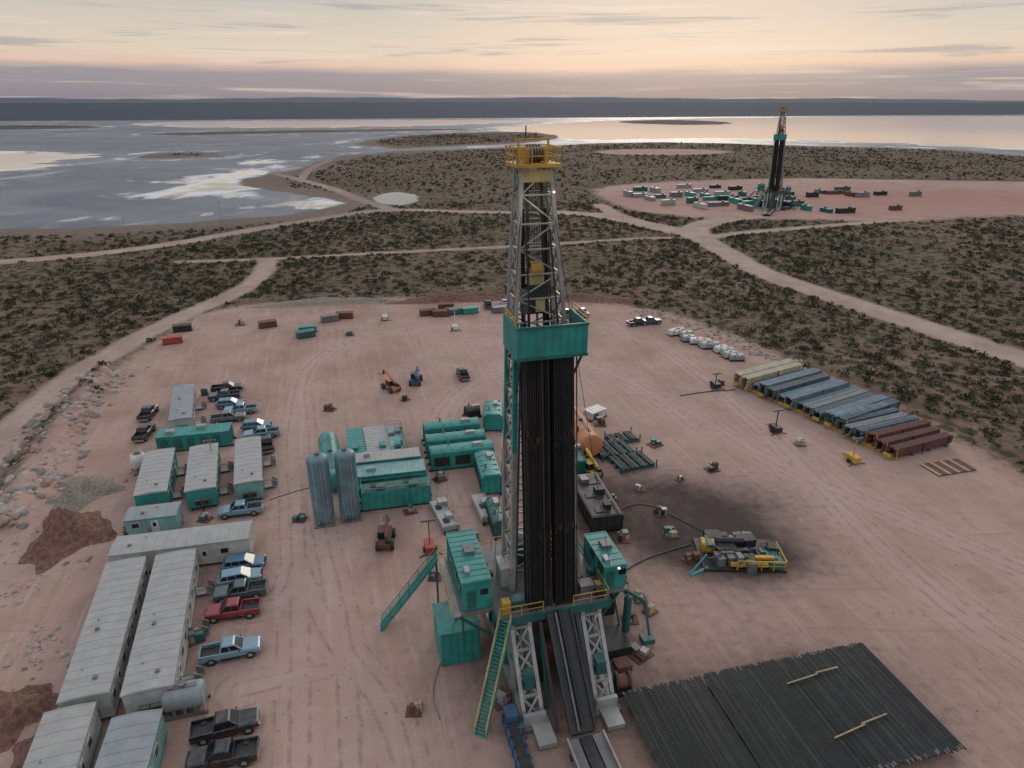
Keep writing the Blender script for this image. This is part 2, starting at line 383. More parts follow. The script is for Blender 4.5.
# far hills
hm, hh, hp = newmat('hill_haze_material'); g = hh.N.new('ShaderNodeNewGeometry')
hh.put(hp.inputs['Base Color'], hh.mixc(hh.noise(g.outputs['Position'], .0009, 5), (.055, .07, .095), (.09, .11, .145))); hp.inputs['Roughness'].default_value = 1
aa = np.linspace(-60, 60, 300); V = []
def ridge(a): return 70+28*math.sin(a*.09+1)+14*math.sin(a*.31)+6*math.sin(a*1.1)+3*math.sin(a*2.7)+ (34 if a < -12 else 34*max(0, 1-(a+12)/18))
for a in aa:
    t = R(a); hz = ridge(a)
    for r_, z_ in ((15500, -20), (17000, hz*.75), (19000, hz), (24000, hz*.9)): V.append((r_*math.sin(t), r_*math.cos(t), z_))
V = np.array(V); i = np.arange(len(aa)-1)[:, None]*4; j = np.arange(3)[None, :]
obj('hills', fast_mesh('hills', V, np.stack([i+j, i+j+1, i+j+5, i+j+4], -1).reshape(-1, 4), [hm]))

# ------------------------------------------------------------------ desert scrub (one object per band)
bm_, bh, bp = newmat('scrub_foliage'); g = bh.N.new('ShaderNodeNewGeometry')
c = bh.mixc(g.outputs['Random Per Island'], (.020, .025, .013), (.092, .090, .047))
c = bh.mixc(bh.ss(bh.noise(g.outputs['Position'], .12, 2), .40, .62), c, bh.mixc(g.outputs['Random Per Island'], (.038, .034, .020), (.135, .108, .066)))
bh.put(bp.inputs['Base Color'], c); bp.inputs['Roughness'].default_value = .9; bp.inputs['Specular IOR Level'].default_value = .1
def scrub_mesh(name, N, r0, r1, M, smin, smax, azr=48):
    r = np.sqrt(rng.uniform(r0*r0, r1*r1, N)); a = np.radians(rng.uniform(-azr, azr, N))
    X = r*np.sin(a); Y = r*np.cos(a); z = zones(X, Y)
    dens = .47+.3*np.sin(X*.037+Y*.02+2*np.sin(Y*.013))+.22*np.sin(X*.11-Y*.07)+.18*np.sin(X*.21+Y*.17)
    ok = (z['pad'] > 2.5+2*rng.normal(size=N)) & (z['pad2'] > 5) & (z['road'] > .8) & (z['lake'] > 22) & (z['pond'] > 5) & (rng.uniform(0, 1, N) < dens+.2)
    X, Y = X[ok], Y[ok]; z = {k: v[ok] for k, v in z.items()}; n = len(X); hz = height(X, Y, z)
    s = smin+(smax-smin)*rng.uniform(0, 1, n)**2.3
    d = rng.normal(size=(n, M, 3)); d /= np.linalg.norm(d, axis=2, keepdims=True); d[..., 2] = np.abs(d[..., 2])
    rad = rng.uniform(.35, 1, (n, M, 1)); C = d*rad*s[:, None, None]*np.array([1, 1, .8])
    C += np.stack([X, Y, hz], 1)[:, None, :]; C[..., 2] += .05
    q = .42 if M > 20 else .85
    u = rng.normal(size=(n, M, 3)); u /= np.linalg.norm(u, axis=2, keepdims=True)
    w = np.cross(u, rng.normal(size=(n, M, 3))); w /= np.linalg.norm(w, axis=2, keepdims=True)
    L = (q*s[:, None, None]*rng.uniform(.6, 1.2, (n, M, 1)))
    V = np.stack([C-u*L*.6, C+w*L*.45, C+u*L*.6, C-w*L*.4], 2).reshape(-1, 3)
    Fq = np.arange(len(V)).reshape(-1, 4)
    return obj(name, fast_mesh(name, V, Fq, [bm_])), n
_, n1 = scrub_mesh('desert_scrub', 40000, 55, 390, 26, .35, 1.55)
_, n2 = scrub_mesh('desert_scrub', 52000, 390, 1200, 7, .6, 1.9)
print('bushes', n1, n2)

# ------------------------------------------------------------------ rocks and mounds
def rock_field(name, pts, mats, seed=1):
    r_ = random.Random(seed); b = MB()
    for x, y, z, s in pts:
        n = 6; rings = []
        ph = r_.uniform(0, 6); ex = r_.uniform(.7, 1.3)
        for k, (zz, rr_) in enumerate(((-.3, .75), (.15, 1.), (.6, .75), (.85, .3))):
            rings.append([(x+s*ex*rr_*r_.uniform(.7, 1.2)*math.cos(ph+2*math.pi*i/n), y+s/ex*rr_*r_.uniform(.7, 1.2)*math.sin(ph+2*math.pi*i/n), z+s*zz*r_.uniform(.7, 1)) for i in range(n)])
        b.loft(rings, r_.choice(mats))
    return b.done(name)
ROCK = paint('pale_rock', (.38, .33, .295), .9, dust=.25, scale=1.5); ROCK2 = paint('grey_rock', (.21, .19, .172), .9, dust=.25, scale=1.5); ROCK3 = paint('pink_rock', (.30, .21, .165), .9, dust=.3, scale=1.5)
RK = [ROCK, ROCK, ROCK2, ROCK3]
def soilmat(name, a_, b_, sc):
    m, h_, p_ = newmat(name); g_ = h_.N.new('ShaderNodeNewGeometry'); n_ = h_.noise(g_.outputs['Position'], sc, 5, .75)
    h_.put(p_.inputs['Base Color'], h_.mixc(h_.ss(n_, .35, .65), a_, b_)); p_.inputs['Roughness'].default_value = .95
    bb = h_.N.new('ShaderNodeBump'); bb.inputs['Distance'].default_value = .4; h_.put(bb.inputs['Height'], n_); h_.L.new(bb.outputs[0], p_.inputs['Normal']); return m
ROCKD = soilmat('red_dirt', (.14, .068, .05), (.28, .16, .12), 1.6); ROCKG = soilmat('gravel', (.21, .175, .135), (.38, .32, .26), 2.5)
pts = []
for _ in range(1000):
    k = random.random()*(len(BERM)-1); a = BERM[int(k)]; b_ = BERM[min(int(k)+1, len(BERM)-1)]; q = a+(b_-a)*(k % 1)
    o = random.gauss(0, 2.7); pts.append((q[0]+o, q[1]+random.gauss(0, 2.), max(0, 1.3*math.exp(-(o/2.8)**2)-.2), random.choice([.15, .25, .35, .5, .75])*random.uniform(.7, 1.3)))
rock_field('rock_berm', pts, RK, 3)
e1 = W([(640, 312), (700, 326), (770, 356), (800, 368)], False); pts = []
for _ in range(300):
    k = random.random()*(len(e1)-1); a = e1[int(k)]; b_ = e1[min(int(k)+1, len(e1)-1)]; q = a+(b_-a)*(k % 1)
    pts.append((q[0]+random.gauss(0, 1.6), q[1]+random.gauss(0, 1.6), 0, random.uniform(.15, .55)))
rock_field('rock_berm', pts, RK, 4)
pts = []
for c_ in range(26):
    cx_, cy_ = S(random.gauss(32, 28), random.uniform(455, 690))
    for _ in range(random.randint(4, 16)): pts.append((cx_+random.gauss(0, 1.5), cy_+random.gauss(0, 1.8), 0, random.uniform(.06, .3)*random.choice([.6, 1, 1.5])))
rock_field('scattered_rocks', pts, RK, 5)
pts = [(*S(random.uniform(250, 1000), random.uniform(310, 740)), 0, random.uniform(.04, .11)) for _ in range(600)]
rock_field('scattered_rocks', pts, [ROCKG, ROCK3], 6)
def mound(px, py, rx, ry, hz, mat, rot=0, n=44):
    x0, y0 = S(px, py); V = []; r_ = random.Random(px); ph = [r_.uniform(0, 6) for _ in range(8)]
    for i in range(n):
        for j in range(n):
            u = (i/(n-1)-.5)*2.6; v = (j/(n-1)-.5)*2.6; d = math.hypot(u, v); t = math.atan2(v, u)
            dd = d*(1+.18*math.sin(3*t+ph[0])+.12*math.sin(5*t+ph[1])+.07*math.sin(9*t+ph[4]))
            k = max(0, 1-dd)
            zz = hz*(k*k*(3-2*k))*(1+.35*math.sin(u*5+ph[2])*math.sin(v*6+ph[3]))+(r_.uniform(0, .12)*hz*min(1, k*4) if dd < 1 else 0)
            V.append((u*rx, v*ry, zz-.07 if dd < 1 else -.3))
    i = np.arange(n-1)[:, None]*n; j = np.arange(n-1)[None, :]
    me = fast_mesh('dirt_mound', np.array(V), np.stack([i+j, i+n+j, i+n+j+1, i+j+1], -1).reshape(-1, 4), [mat])
    return obj('dirt_mound', me, (x0, y0, 0), rot)
mound(68, 536, 4.8, 6.6, 3.4, ROCKD, .2); mound(84, 492, 4.2, 5.4, 1.8, ROCKG, .3); mound(12, 715, 3.6, 4, 2.2, ROCKD); mound(455, 300, 20, 3.4, 2.0, ROCKD, .1)
mound(330, 303, 24, 3, 1.4, ROCKG, .1); mound(590, 300, 18, 3.2, 1.7, ROCKD, 0); mound(38, 755, 2.6, 3, 1.4, ROCKD)

# ------------------------------------------------------------------ vehicles
def ring(x, w, z0, z1, ch=.12):
    return [(x, -w+ch, z0), (x, w-ch, z0), (x, w, z0+ch), (x, w, z1-ch), (x, w-ch, z1), (x, -w+ch, z1), (x, -w, z1-ch), (x, -w, z0+ch)]
vcache = {}
def vehicle_mesh(kind, col):
    if (kind, col) in vcache: return vcache[(kind, col)]
    b = MB(); C = CARS[col]; pk = kind == 'pickup_truck'; L = 2.95 if pk else 2.5
    if pk:
        b.loft([ring(x, w, a, c_) for x, w, a, c_ in ((-.98, .98, .45, 1.22), (1.2, .99, .45, 1.22), (2.0, .98, .45, 1.18), (2.7, .95, .45, 1.10), (2.88, .88, .5, 1.0))], C)
        b.box((-1.95, 0, .65), (1.92, 1.9, .35), DARK)
        for s_ in (-1, 1): b.box((-1.95, s_*.92, .84), (1.93, .13, .74), C)
        b.box((-2.9, 0, .84), (.1, 1.7, .7), C); b.box((-2.98, 0, .55), (.14, 1.8, .2), STEEL)
        x0, x1, X0, X1 = -.95, 1.3, -.75, .5
    else:
        b.loft([ring(x, w, a, c_) for x, w, a, c_ in ((-2.45, .9, .5, 1.05), (-2.3, .96, .42, 1.15), (1.0, .97, .42, 1.12), (2.0, .95, .42, 1.02), (2.45, .84, .5, .9))], C)
        x0, x1, X0, X1 = -2.3, 1.2, -1.95, .35
    zb, zt = (1.2, 1.84) if pk else (1.1, 1.66); w0, w1 = .93, .74
    B0 = [(x0, -w0, zb), (x1, -w0, zb), (x1, w0, zb), (x0, w0, zb)]; T0 = [(X0, -w1, zt), (X1, -w1, zt), (X1, w1, zt), (X0, w1, zt)]
    T1 = [(X0+.12, -w1+.12, zt+.07), (X1-.12, -w1+.12, zt+.07), (X1-.12, w1-.12, zt+.07), (X0+.12, w1-.12, zt+.07)]
    b.loft([B0, T0, T1], C)
    b.panel((B0[1], B0[2], T0[2], T0[1]), .07, .93, .08, .94, GLASS); b.panel((B0[3], B0[0], T0[0], T0[3]), .1, .9, .25, .9, GLASS)
    sp = ((.06, .46), (.51, .93)) if pk else ((.05, .28), (.31, .6), (.63, .93))
    for u0, u1 in sp:
        b.panel((B0[0], B0[1], T0[1], T0[0]), u0, u1, .15, .9, GLASS); b.panel((B0[2], B0[3], T0[3], T0[2]), 1-u1, 1-u0, .15, .9, GLASS)
    for wx in ((1.9, -1.85) if pk else (1.55, -1.5)):
        for s_ in (-1, 1):
            b.cyl((wx, s_*.6, .42), (wx, s_*1.0, .5), .52, DARK, 16)
            b.cyl((wx, s_*.72, .41), (wx, s_*1.03, .41), .41, RUB, 16); b.cyl((wx, s_*.9, .41), (wx, s_*1.045, .41), .23, STEEL, 10)
    b.box((L-.05, 0, .62), (.16, 1.75, .2), STEEL if pk else DARK); b.box((L-.1, 0, .85), (.12, 1.1, .22), DARK)
    for s_ in (-1, 1):
        b.box((L-.12, s_*.75, .87), (.12, .3, .17), WHITE); b.box((-L+.02, s_*.86, .9), (.1, .14, .3), RED)
        b.box((x1-.35, s_*1.08, zb+.12), (.14, .2, .16), DARK); b.box((0, s_*1.0, .4), (1.9, .1, .08), DARK)
    me = b.mesh(kind); vcache[(kind, col)] = me; return me
def car(kind, col, px, py, hd=0):
    x, y = S(px, py); o = obj(kind, vehicle_mesh(kind, col), (x, y, .02), ROT+R(hd)+random.uniform(-.07, .07)); return o
for a in [('pickup_truck', 'black', 228, 391, 0), ('pickup_truck', 'navy', 225, 399, 180), ('parked_suv', 'blue', 231, 407, 0), ('pickup_truck', 'lblue', 241, 413, 180),
          ('pickup_truck', 'grey', 229, 421, 0), ('parked_suv', 'blue', 257, 429, 0), ('pickup_truck', 'lblue', 262, 437, 180), ('pickup_truck', 'black', 267, 447, 95),
          ('pickup_truck', 'lblue', 241, 514, 180), ('parked_suv', 'blue', 245, 568, 0), ('parked_suv', 'lblue', 241, 582, 0), ('pickup_truck', 'green', 241, 596, 180),
          ('pickup_truck', 'red', 234, 615, 180), ('pickup_truck', 'lblue', 232, 655, 0), ('pickup_truck', 'black', 227, 731, 0), ('pickup_truck', 'black', 224, 761, 180),
          ('pickup_truck', 'black', 149, 416, 85), ('pickup_truck', 'black', 145, 436, 85), ('pickup_truck', 'black', 463, 377, 85), ('pickup_truck', 'black', 566, 316, 90),
          ('pickup_truck', 'grey', 582, 315, 90), ('pickup_truck', 'black', 638, 325, 10), ('pickup_truck', 'navy', 650, 324, 0), ('pickup_truck', 'black', 488, 307, 80), ('pickup_truck', 'white', 505, 306, 80)]:
    car(*a)

# ------------------------------------------------------------------ trailers
def span(pn, pf, z):
    a = Vector(S(*pn, z)); b = Vector(S(*pf, z)); d = b-a; return (a+b)/2, d.length, math.atan2(d.y, d.x)-math.pi/2
def trailer(pn, pf, w, hgt, wall, roof, name='site_office_trailer', doors=2, side=1, trim=None):
    c, L, rz = span(pn, pf, hgt); b = MB(); hw, hl = w/2, L/2; zb = .45; trim = trim or wall
    for s_ in (-1, 1): b.box((s_*(hw-.5), 0, .22), (.25, L*.98, .44), DARK)
    b.box((0, 0, (zb+hgt-.1)/2), (w, L, hgt-.1-zb), wall)
    n = int(L/.6)
    for i in range(n+1):
        y = -hl+.05+i*(L-.1)/n
        for s_ in (-1, 1): b.box((s_*(hw+.012), y, (zb+hgt)/2-.1), (.035, .06, hgt-zb-.3), wall)
    for s_ in (-1, 1):
        b.box((s_*(hw+.02), 0, zb+.12), (.06, L+.06, .24), trim); b.box((s_*(hw+.02), 0, hgt-.14), (.08, L+.1, .16), trim)
        b.box((0, s_*(hl+.02), hgt-.14), (w, .06, .16), trim)
    o = .12; zr = hgt-.06
    b.loft([[(-hw-o, y, zr-.04), (hw+o, y, zr-.04), (hw+o, y, zr+.05), (hw*.5, y, zr+.15), (0, y, zr+.19), (-hw*.5, y, zr+.15), (-hw-o, y, zr+.05)] for y in (-hl-o, hl+o)], roof)
    n = max(2, int(L/1.2))
    for i in range(n+1):
        y = -hl+i*L/n
        for s_ in (-1, 1):
            b.beam((s_*(hw+o), y, zr+.055), (s_*hw*.5, y, zr+.155), .05, roof, .04); b.beam((s_*hw*.5, y, zr+.155), (0, y, zr+.195), .05, roof, .04)
    for i in range(max(1, int(L/8))):
        y = -hl+2+i*7; b.box((.3*hw*(-1)**i, y, zr+.26), (.35, .35, .2), GREY); b.cyl((-.4*hw, y+1.5, zr+.1), (-.4*hw, y+1.5, zr+.4), .07, STEEL, 8)
    k = 0; y = -hl+1.2
    while y < hl-1:
        for s_ in (-1, 1):
            if k % 3 == 1:
                b.box((s_*(hw+.03), y, zb+1.05), (.07, .92, 2.05), WIN); b.box((s_*(hw+.06), y, zb+1.5), (.05, .4, .6), GLASS)
                if s_ == side:
                    b.box((s_*(hw+.65), y, zb-.08), (1.2, 1.4, .08), STEEL); b.stair((s_*(hw+1.3), y, zb-.08), (s_*(hw+1.9), y, 0), 1.1, STEEL, GREY)
                    b.rail([(s_*(hw+.1), y-.7, zb), (s_*(hw+1.2), y-.7, zb)], GREY)
            else:
                b.box((s_*(hw+.03), y, 2.05), (.07, 1.05, .85), WIN); b.box((s_*(hw+.055), y, 2.05), (.05, .88, .68), GLASS)
        y += 2.3; k += 1
    for s_ in (-1, 1):
        b.box((s_*.5, -hl-.28, 1.4), (.9, .5, .8), GREY); b.box((s_*.5, -hl-.54, 1.4), (.7, .03, .6), DARK)
    b.beam((0, -hl, .35), (0, -hl-1.1, .35), .14, DARK)
    return b.done(name, (c.x, c.y, 0), rz)
trailer((83, 697), (126, 560), 4.0, 3.4, WALL, ROOF)
trailer((147, 690), (176, 552), 4.2, 3.4, WALL, ROOF)
trailer((38, 800), (70, 708), 3.9, 3.3, WALL, ROOF, trim=TEAL)
trailer((108, 810), (137, 714), 3.9, 3.3, TEALR, ROOF2, trim=TEAL)
trailer((113, 546), (250, 529), 3.8, 3.4, WALL, ROOF, side=-1)
trailer((127, 514), (178, 508), 3.2, 3.0, TEALR, ROOF2, doors=1, trim=TEAL)
trailer((150, 493), (160, 450), 4.0, 3.3, TEAL, ROOF, trim=TEAL)
trailer((200, 489), (204, 445), 3.9, 3.3, TEAL, ROOF, trim=TEAL)
trailer((248, 482), (248, 438), 3.6, 3.3, TEALR, ROOF, trim=TEAL)
trailer((180, 419), (184, 385), 3.4, 3.0, WALL, ROOF2)

def htank(pn, pf, r, mat, name='horizontal_tank', saddle=GREY, zc=None):
    zc = zc or r+.5; c, L, rz = span(pn, pf, zc+r*.8); b = MB(); hl = L/2-.4
    b.cyl((0, -hl, zc), (0, hl, zc), r, mat, 20, caps=False)
    b.dome((0, -hl, zc), (0, -1, 0), r, mat, .45, 20); b.dome((0, hl, zc), (0, 1, 0), r, mat, .45, 20)
    for t in (-.6, 0, .6):
        b.box((0, t*hl, (zc-r*.3)/2), (r*1.7, .3, zc-r*.3), saddle); b.cyl((0, t*hl-.05, zc), (0, t*hl+.05, zc), r+.03, mat, 20)
    for s_ in (-1, 1): b.box((s_*r*.8, 0, .15), (.25, L, .3), saddle)
    b.cyl((0, 0, zc+r*.9), (0, 0, zc+r+.3), .35, saddle, 10)
    b.box((.1, 0, zc+r+.03), (.5, hl*1.6, .05), saddle)
    for k in range(7): b.box((r*.95, hl+.3, .4+k*.35), (.45, .05, .05), STEEL)
    return b.done(name, (c.x, c.y, 0), rz)
def boxtank(pn, pf, w, hgt, mat, name='mud_tank', top=GREY, style=0, seed=0, rails=True):
    r_ = random.Random(seed); c, L, rz = span(pn, pf, hgt); b = MB(); hw, hl = w/2, L/2
    for s_ in (-1, 1): b.box((s_*(hw-.25), 0, .15), (.3, L+.8, .3), DARK)
    b.box((0, 0, (hgt+.3)/2), (w, L, hgt-.3), mat)
    for i in range(int(L/.9)+1):
        y = -hl+.06+i*(L-.12)/int(L/.9)
        for s_ in (-1, 1): b.box((s_*(hw+.05), y, hgt/2+.1), (.11, .1, hgt-.5), mat)
    for i in range(int(w/.9)+1):
        x = -hw+.06+i*(w-.12)/int(w/.9)
        for s_ in (-1, 1): b.box((x, s_*(hl+.05), hgt/2+.1), (.1, .11, hgt-.5), mat)
    if style == 0:
        b.box((0, 0, hgt+.03), (w*.92, L*.96, .05), top)
        if rails: b.rail([(-hw, -hl, hgt), (hw, -hl, hgt), (hw, hl, hgt), (-hw, hl, hgt), (-hw, -hl, hgt)], mat, 1.1, 1.9, .05)
        n = max(1, int(L/3.2))
        for i in range(n):
            y = -hl+L*(i+.5)/n+r_.uniform(-.4, .4); x = r_.uniform(-.25, .25)*w
            b.box((x, y, hgt+.35), (r_.uniform(.6, 1.3), r_.uniform(.8, 2.0), r_.uniform(.4, .9)), r_.choice([mat, top, GREY]))
            b.cyl((x+.6, y+.5, hgt), (x+.6, y+.5, hgt+.7), .17, GREY, 8)
            b.box((-x, y-.7, hgt+.1), (w*.35, 1.1, .12), DARK)
        b.cyl((hw*.8, -hl*.9, hgt+.3), (hw*.8, hl*.9, hgt+.3), .1, GREY, 8)
    elif style == 1:
        b.box((0, 0, hgt+.06), (w+.25, L+.25, .12), top)
        n = int(L/.8)
        for i in range(n+1): b.box((0, -hl+i*L/n, hgt+.135), (w+.2, .06, .04), top)
        for i in range(int(L/5)): b.box((r_.uniform(-.2, .2)*w, -hl+2+i*4.5, hgt+.4), (.9, r_.uniform(.7, 1.6), .5), r_.choice([mat, STEEL, top]))
        for k in range(int(L/2)):
            for s_ in (-1, 1): b.box((s_*(hw+.08), -hl+1+k*2, hgt*.55), (.1, 1.1, hgt*.6), TEALD)
    elif style == 2:
        secs = []
        for y in (-hl-.05, hl+.05):
            secs.append([(-hw-.05, y, hgt-.02)]+[(-(hw+.05)*math.cos(t), y, hgt+.02+.5*math.sin(t)) for t in np.linspace(.0, math.pi, 9)]+[(hw+.05, y, hgt-.02)])
        b.loft(secs, mat, False)
        for k in range(int(L/1.5)+1): b.box((0, -hl+.1+k*(L-.2)/int(L/1.5), hgt+.28), (w*.8, .08, .5), mat)
        for i in range(3):
            y = -hl+L*(i+.5)/3
            for s_ in (-1, 1):
                b.box((s_*(hw+.09), y, hgt*.55), (.08, L/4.2, hgt*.5), DARK)
        b.box((w*.15, hl*.5, hgt+.65), (.7, 1.4, .5), STEEL); b.cyl((-w*.2, -hl*.4, hgt+.3), (-w*.2, -hl*.4, hgt+1.2), .13, GREY, 8)
    b.stair((-hw+.6, -hl-.2, hgt-.1), (-hw+.6, -hl-1.6, 0), .8, mat, mat) if (style == 0 and rails) else None
    return b.done(name, (c.x, c.y, 0), rz)
boxtank((158, 434), (230, 427), 3.2, 2.8, TEAL, 'storage_container', top=TEAL, style=1)
htank((160, 692), (205, 683), 1.2, ROOF2, 'water_tank')
htank((129, 457), (145, 453), 1.3, WHITE, 'water_tank')
# mud system
htank((333, 476), (327, 432), 1.5, TEAL, saddle=TEALD)
boxtank((359, 455), (356, 429), 3.0, 3.0, TEAL, style=1, top=TEAL, seed=1)
boxtank((380, 453), (374, 427), 3.4, 3.2, TEAL, style=1, top=ROOF, seed=2)
boxtank((399, 452), (393, 427), 2.6, 3.0, TEAL, style=0, top=TEALR, seed=3)
boxtank((353, 459), (419, 452), 2.6, 3.8, TEAL, style=1, top=ROOF, seed=4)
boxtank((357, 472), (424, 465), 3.2, 3.4, TEAL, 'shaker_tank', style=1, top=TEALR, seed=5)
boxtank((361, 489), (429, 481), 2.6, 3.0, TEAL, style=0, top=TEALD, seed=6)
boxtank((424, 427), (478, 421), 2.4, 3.0, TEAL, 'mud_pump_house', style=2, seed=7)
boxtank((426, 439), (484, 433), 2.4, 3.0, TEAL, 'mud_pump_house', style=2, seed=8)
boxtank((430, 451), (492, 444), 2.6, 3.0, TEAL, 'mud_pump_house', style=2, seed=9)
boxtank((492, 478), (484, 453), 3.0, 2.8, TEAL, 'generator_house', style=2, seed=10)
boxtank((493, 417), (493, 403), 3.2, 2.8, TEAL, 'generator_house', style=2, seed=11)
boxtank((466, 410), (478, 408), 2.2, 1.4, DARK, 'storage_container', style=2)
boxtank((451, 526), (437, 500), 2.2, 1.0, STEEL, 'cable_tray_skid', top=ROOF, style=0, rails=False)
boxtank((489, 516), (478, 494), 2.0, 1.2, WALL, 'cable_tray_skid', top=ROOF, style=0, rails=False)
boxtank((500, 524), (492, 500), 1.8, 2.2, TEALD, 'accumulator_unit', style=2)
boxtank((608, 516), (583, 474), 4.2, 2.6, DARK, 'cuttings_bin', top=BLACKP, style=0, rails=False)
htank((592, 438), (570, 407), 2.0, ORG, zc=2.4, saddle=DARK)
boxtank((588, 412), (602, 407), 2.2, 1.6, WHITE, 'storage_container', style=1, top=WHITE)
boxtank((566, 450), (578, 448), 3, 2.2, DARK, 'generator_skid', style=2)
boxtank((582, 464), (572, 442), 2.0, 2.0, TEALD, 'generator_skid', style=2)
def silo(px, py, r=1.4, hgt=9.8):
    x, y = S(px, py); b = MB()
    b.cyl((0, 0, 1.2), (0, 0, hgt), r, SILO, 24, caps=False); b.cyl((0, 0, .3), (0, 0, 1.2), r*.75, SILO, 24, r)
    b.dome((0, 0, hgt), (0, 0, 1), r, SILO, .55, 24)
    for k in range(7): b.cyl((0, 0, 1.6+k*1.3), (0, 0, 1.66+k*1.3), r+.03, SILO, 24)
    for i in range(4):
        a = math.pi/4+i*math.pi/2; b.beam((r*math.cos(a), r*math.sin(a), 0), (r*math.cos(a), r*math.sin(a), 3), .2, SILO)
    for s_ in (-.25, .25): b.beam((s_+.5, -r-.15, .2), (s_+.5, -r-.15, hgt+.8), .06, STEEL)
    for k in range(26): b.beam((.25, -r-.15, .5+k*.37), (.75, -r-.15, .5+k*.37), .04, STEEL)
    b.cyl((-.7, -r*.8, .5), (-.7, -r*.8, hgt), .1, STEEL, 8); b.cyl((0, 0, hgt+.4), (0, 0, hgt+.9), .3, GREY, 10); b.box((0, 0, .08), (r*2.0, r*2.0, .16), GREY)
    b.done('cement_silo', (x, y, 0), ROT)
silo(325, 522); silo(351, 517)

# ------------------------------------------------------------------ drilling rig
def rig_build():
    b = MB()
    for sx, k in ((-3.4, -1), (3.6, 1)):
        for dx in (-.85, .85):
            x = sx+dx
            b.beam((x, -8, .35), (x, 9, .35), .45, STEEL, .6); b.beam((x, -3.2, 7.5), (x, 8, 7.5), .4, STEEL, .6)
            yb = [-7.6, -4, -.5, 3, 6, 8.6]; yt = [-3, -.8, 1.6, 4, 6, 7.8]
            for i in range(6):
                b.beam((x, yb[i], .6), (x, yt[i], 7.3), .36, STEEL if i < 2 else TEALD)
                if i < 5:
                    b.beam((x, yb[i], .6), (x, yt[i+1], 7.3), .18, STEEL)
                    b.beam((x, (yb[i]+yt[i])/2, 3.9), (x, (yb[i+1]+yt[i+1])/2, 3.9), .18, TEAL)
        b.lattice((sx-.85, -7.6, .6), (sx-.85, -3, 7.3), (sx+.85, -7.6, .6), (sx+.85, -3, 7.3), 4, .22, STEEL)
        b.box((sx, -7.9, .9), (2.1, .4, 1.4), STEEL); b.box((sx, .5, .25), (2.6, 18, .3), GREY)
        b.box((sx, 3, 1.6), (1.5, 7, 2.0), TEAL)
        b.box((sx, -5.7, 3.6), (.9, 1.2, 1.5), TEALD)
        b.cyl((sx, -5.6, 1.0), (sx+k*.2, -3.4, 6.8), .2, GREY, 10)
    for i in range(16):
        b.box((random.uniform(-2.2, 2.4), random.uniform(-3, 7), random.uniform(.5, 3)), (random.uniform(.5, 1.5), random.uniform(.5, 1.5), random.uniform(.6, 2.6)), random.choice([DARK, GREY, TEALD, RUST, DARK]))
    b.cyl((0, 1, .5), (0, 1, 7.8), .55, DARK, 14); b.box((0, 1, 3.5), (2.2, 1.5, 1.6), RUST)
    b.box((0, 2.5, 8.25), (11, 11.2, .7), GREY)
    b.box((0, -3.12, 8.25), (11.1, .12, .9), TEALD); b.box((-5.56, 2.5, 8.25), (.12, 11.3, .9), TEALD); b.box((5.56, 2.5, 8.25), (.12, 11.3, .9), TEALD)
    zf = 8.62
    b.rail([(-1.2, -3, zf), (-5.4, -3, zf)], YEL, 1.2); b.rail([(1.8, -3, zf), (5.4, -3, zf), (5.4, 0, zf)], YEL, 1.2); b.rail([(-5.4, 8, zf), (5.4, 8, zf)], YEL, 1.2)
    b.cyl((0, 1, zf), (0, 1, zf+.5), .8, DARK, 16); b.box((1.8, 1.4, zf+.9), (1.2, 1.6, 1.8), YEL); b.box((0, 5.6, zf+1.2), (4.2, 2.6, 2.4), TEALD)
    b.cyl((-1.4, 5.6, zf+2.0), (1.4, 5.6, zf+2.0), 1.0, GREY, 16); b.box((-3.4, 2.4, zf+1.1), (1.6, 2.2, 2.2), WALL); b.box((3.7, 4.5, zf+.9), (1.8, 2.4, 1.8), GREY)
    b.box((-3.4, -1.6, zf+.5), (1.2, 1.1, 1.0), TEALD); b.box((3.6, -1.4, zf+.6), (1.4, 1.2, 1.2), GREY); b.box((-4.6, -2.2, zf+.7), (.8, .8, 1.4), YEL); b.box((4.7, -2.3, zf+.5), (.8, .7, 1.0), DARK)
    for i in range(14):
        xx = random.choice([-1, 1])*random.uniform(3.0, 5.1); b.box((xx, random.uniform(-2.4, 6.5), zf+.35), (random.uniform(.2, .7), random.uniform(.2, .8), random.uniform(.4, .8)), random.choice([DARK, GREY, YEL, TEALD, RUST]))
    def house(cx, cy, w, l, z0, z1, mat):
        b.box((cx, cy, (z0+z1)/2), (w, l, z1-z0), mat); b.box((cx, cy, z1+.05), (w+.2, l+.2, .1), TEAL)
        for i in range(int(l/.8)+1):
            for s_ in (-1, 1): b.box((cx+s_*(w/2+.03), cy-l/2+.05+i*(l-.1)/int(l/.8), (z0+z1)/2), (.07, .1, z1-z0-.1), mat)
            b.box((cx, cy-l/2+.05+i*(l-.1)/int(l/.8), z1+.12), (w, .07, .05), mat)
        for i in range(int(l/2.2)):
            b.box((cx-w/2-.06, cy-l/2+1.2+i*2.2, z0+1.9), (.06, 1., .7), GLASS); b.box((cx+w/2+.06, cy-l/2+1.2+i*2.2, z0+1.9), (.06, 1., .7), GLASS)
        b.box((cx-.5, cy-l/2-.04, z0+1.2), (.8, .08, 1.9), TEALD); b.box((cx+.7, cy-l/2-.04, z0+1.9), (.7, .08, .6), GLASS); b.box((cx+.2, cy+.5, z1+.3), (1.0, 1.2, .4), GREY)
        b.box((cx-.6, cy-l*.3, z1+.25), (.5, .9, .3), STEEL)
    house(-7.1, 3.0, 2.7, 8.2, 8.7, 11.8, TEAL)
    b.box((-7.1, 3.0, 8.5), (3.3, 9, .25), GREY)
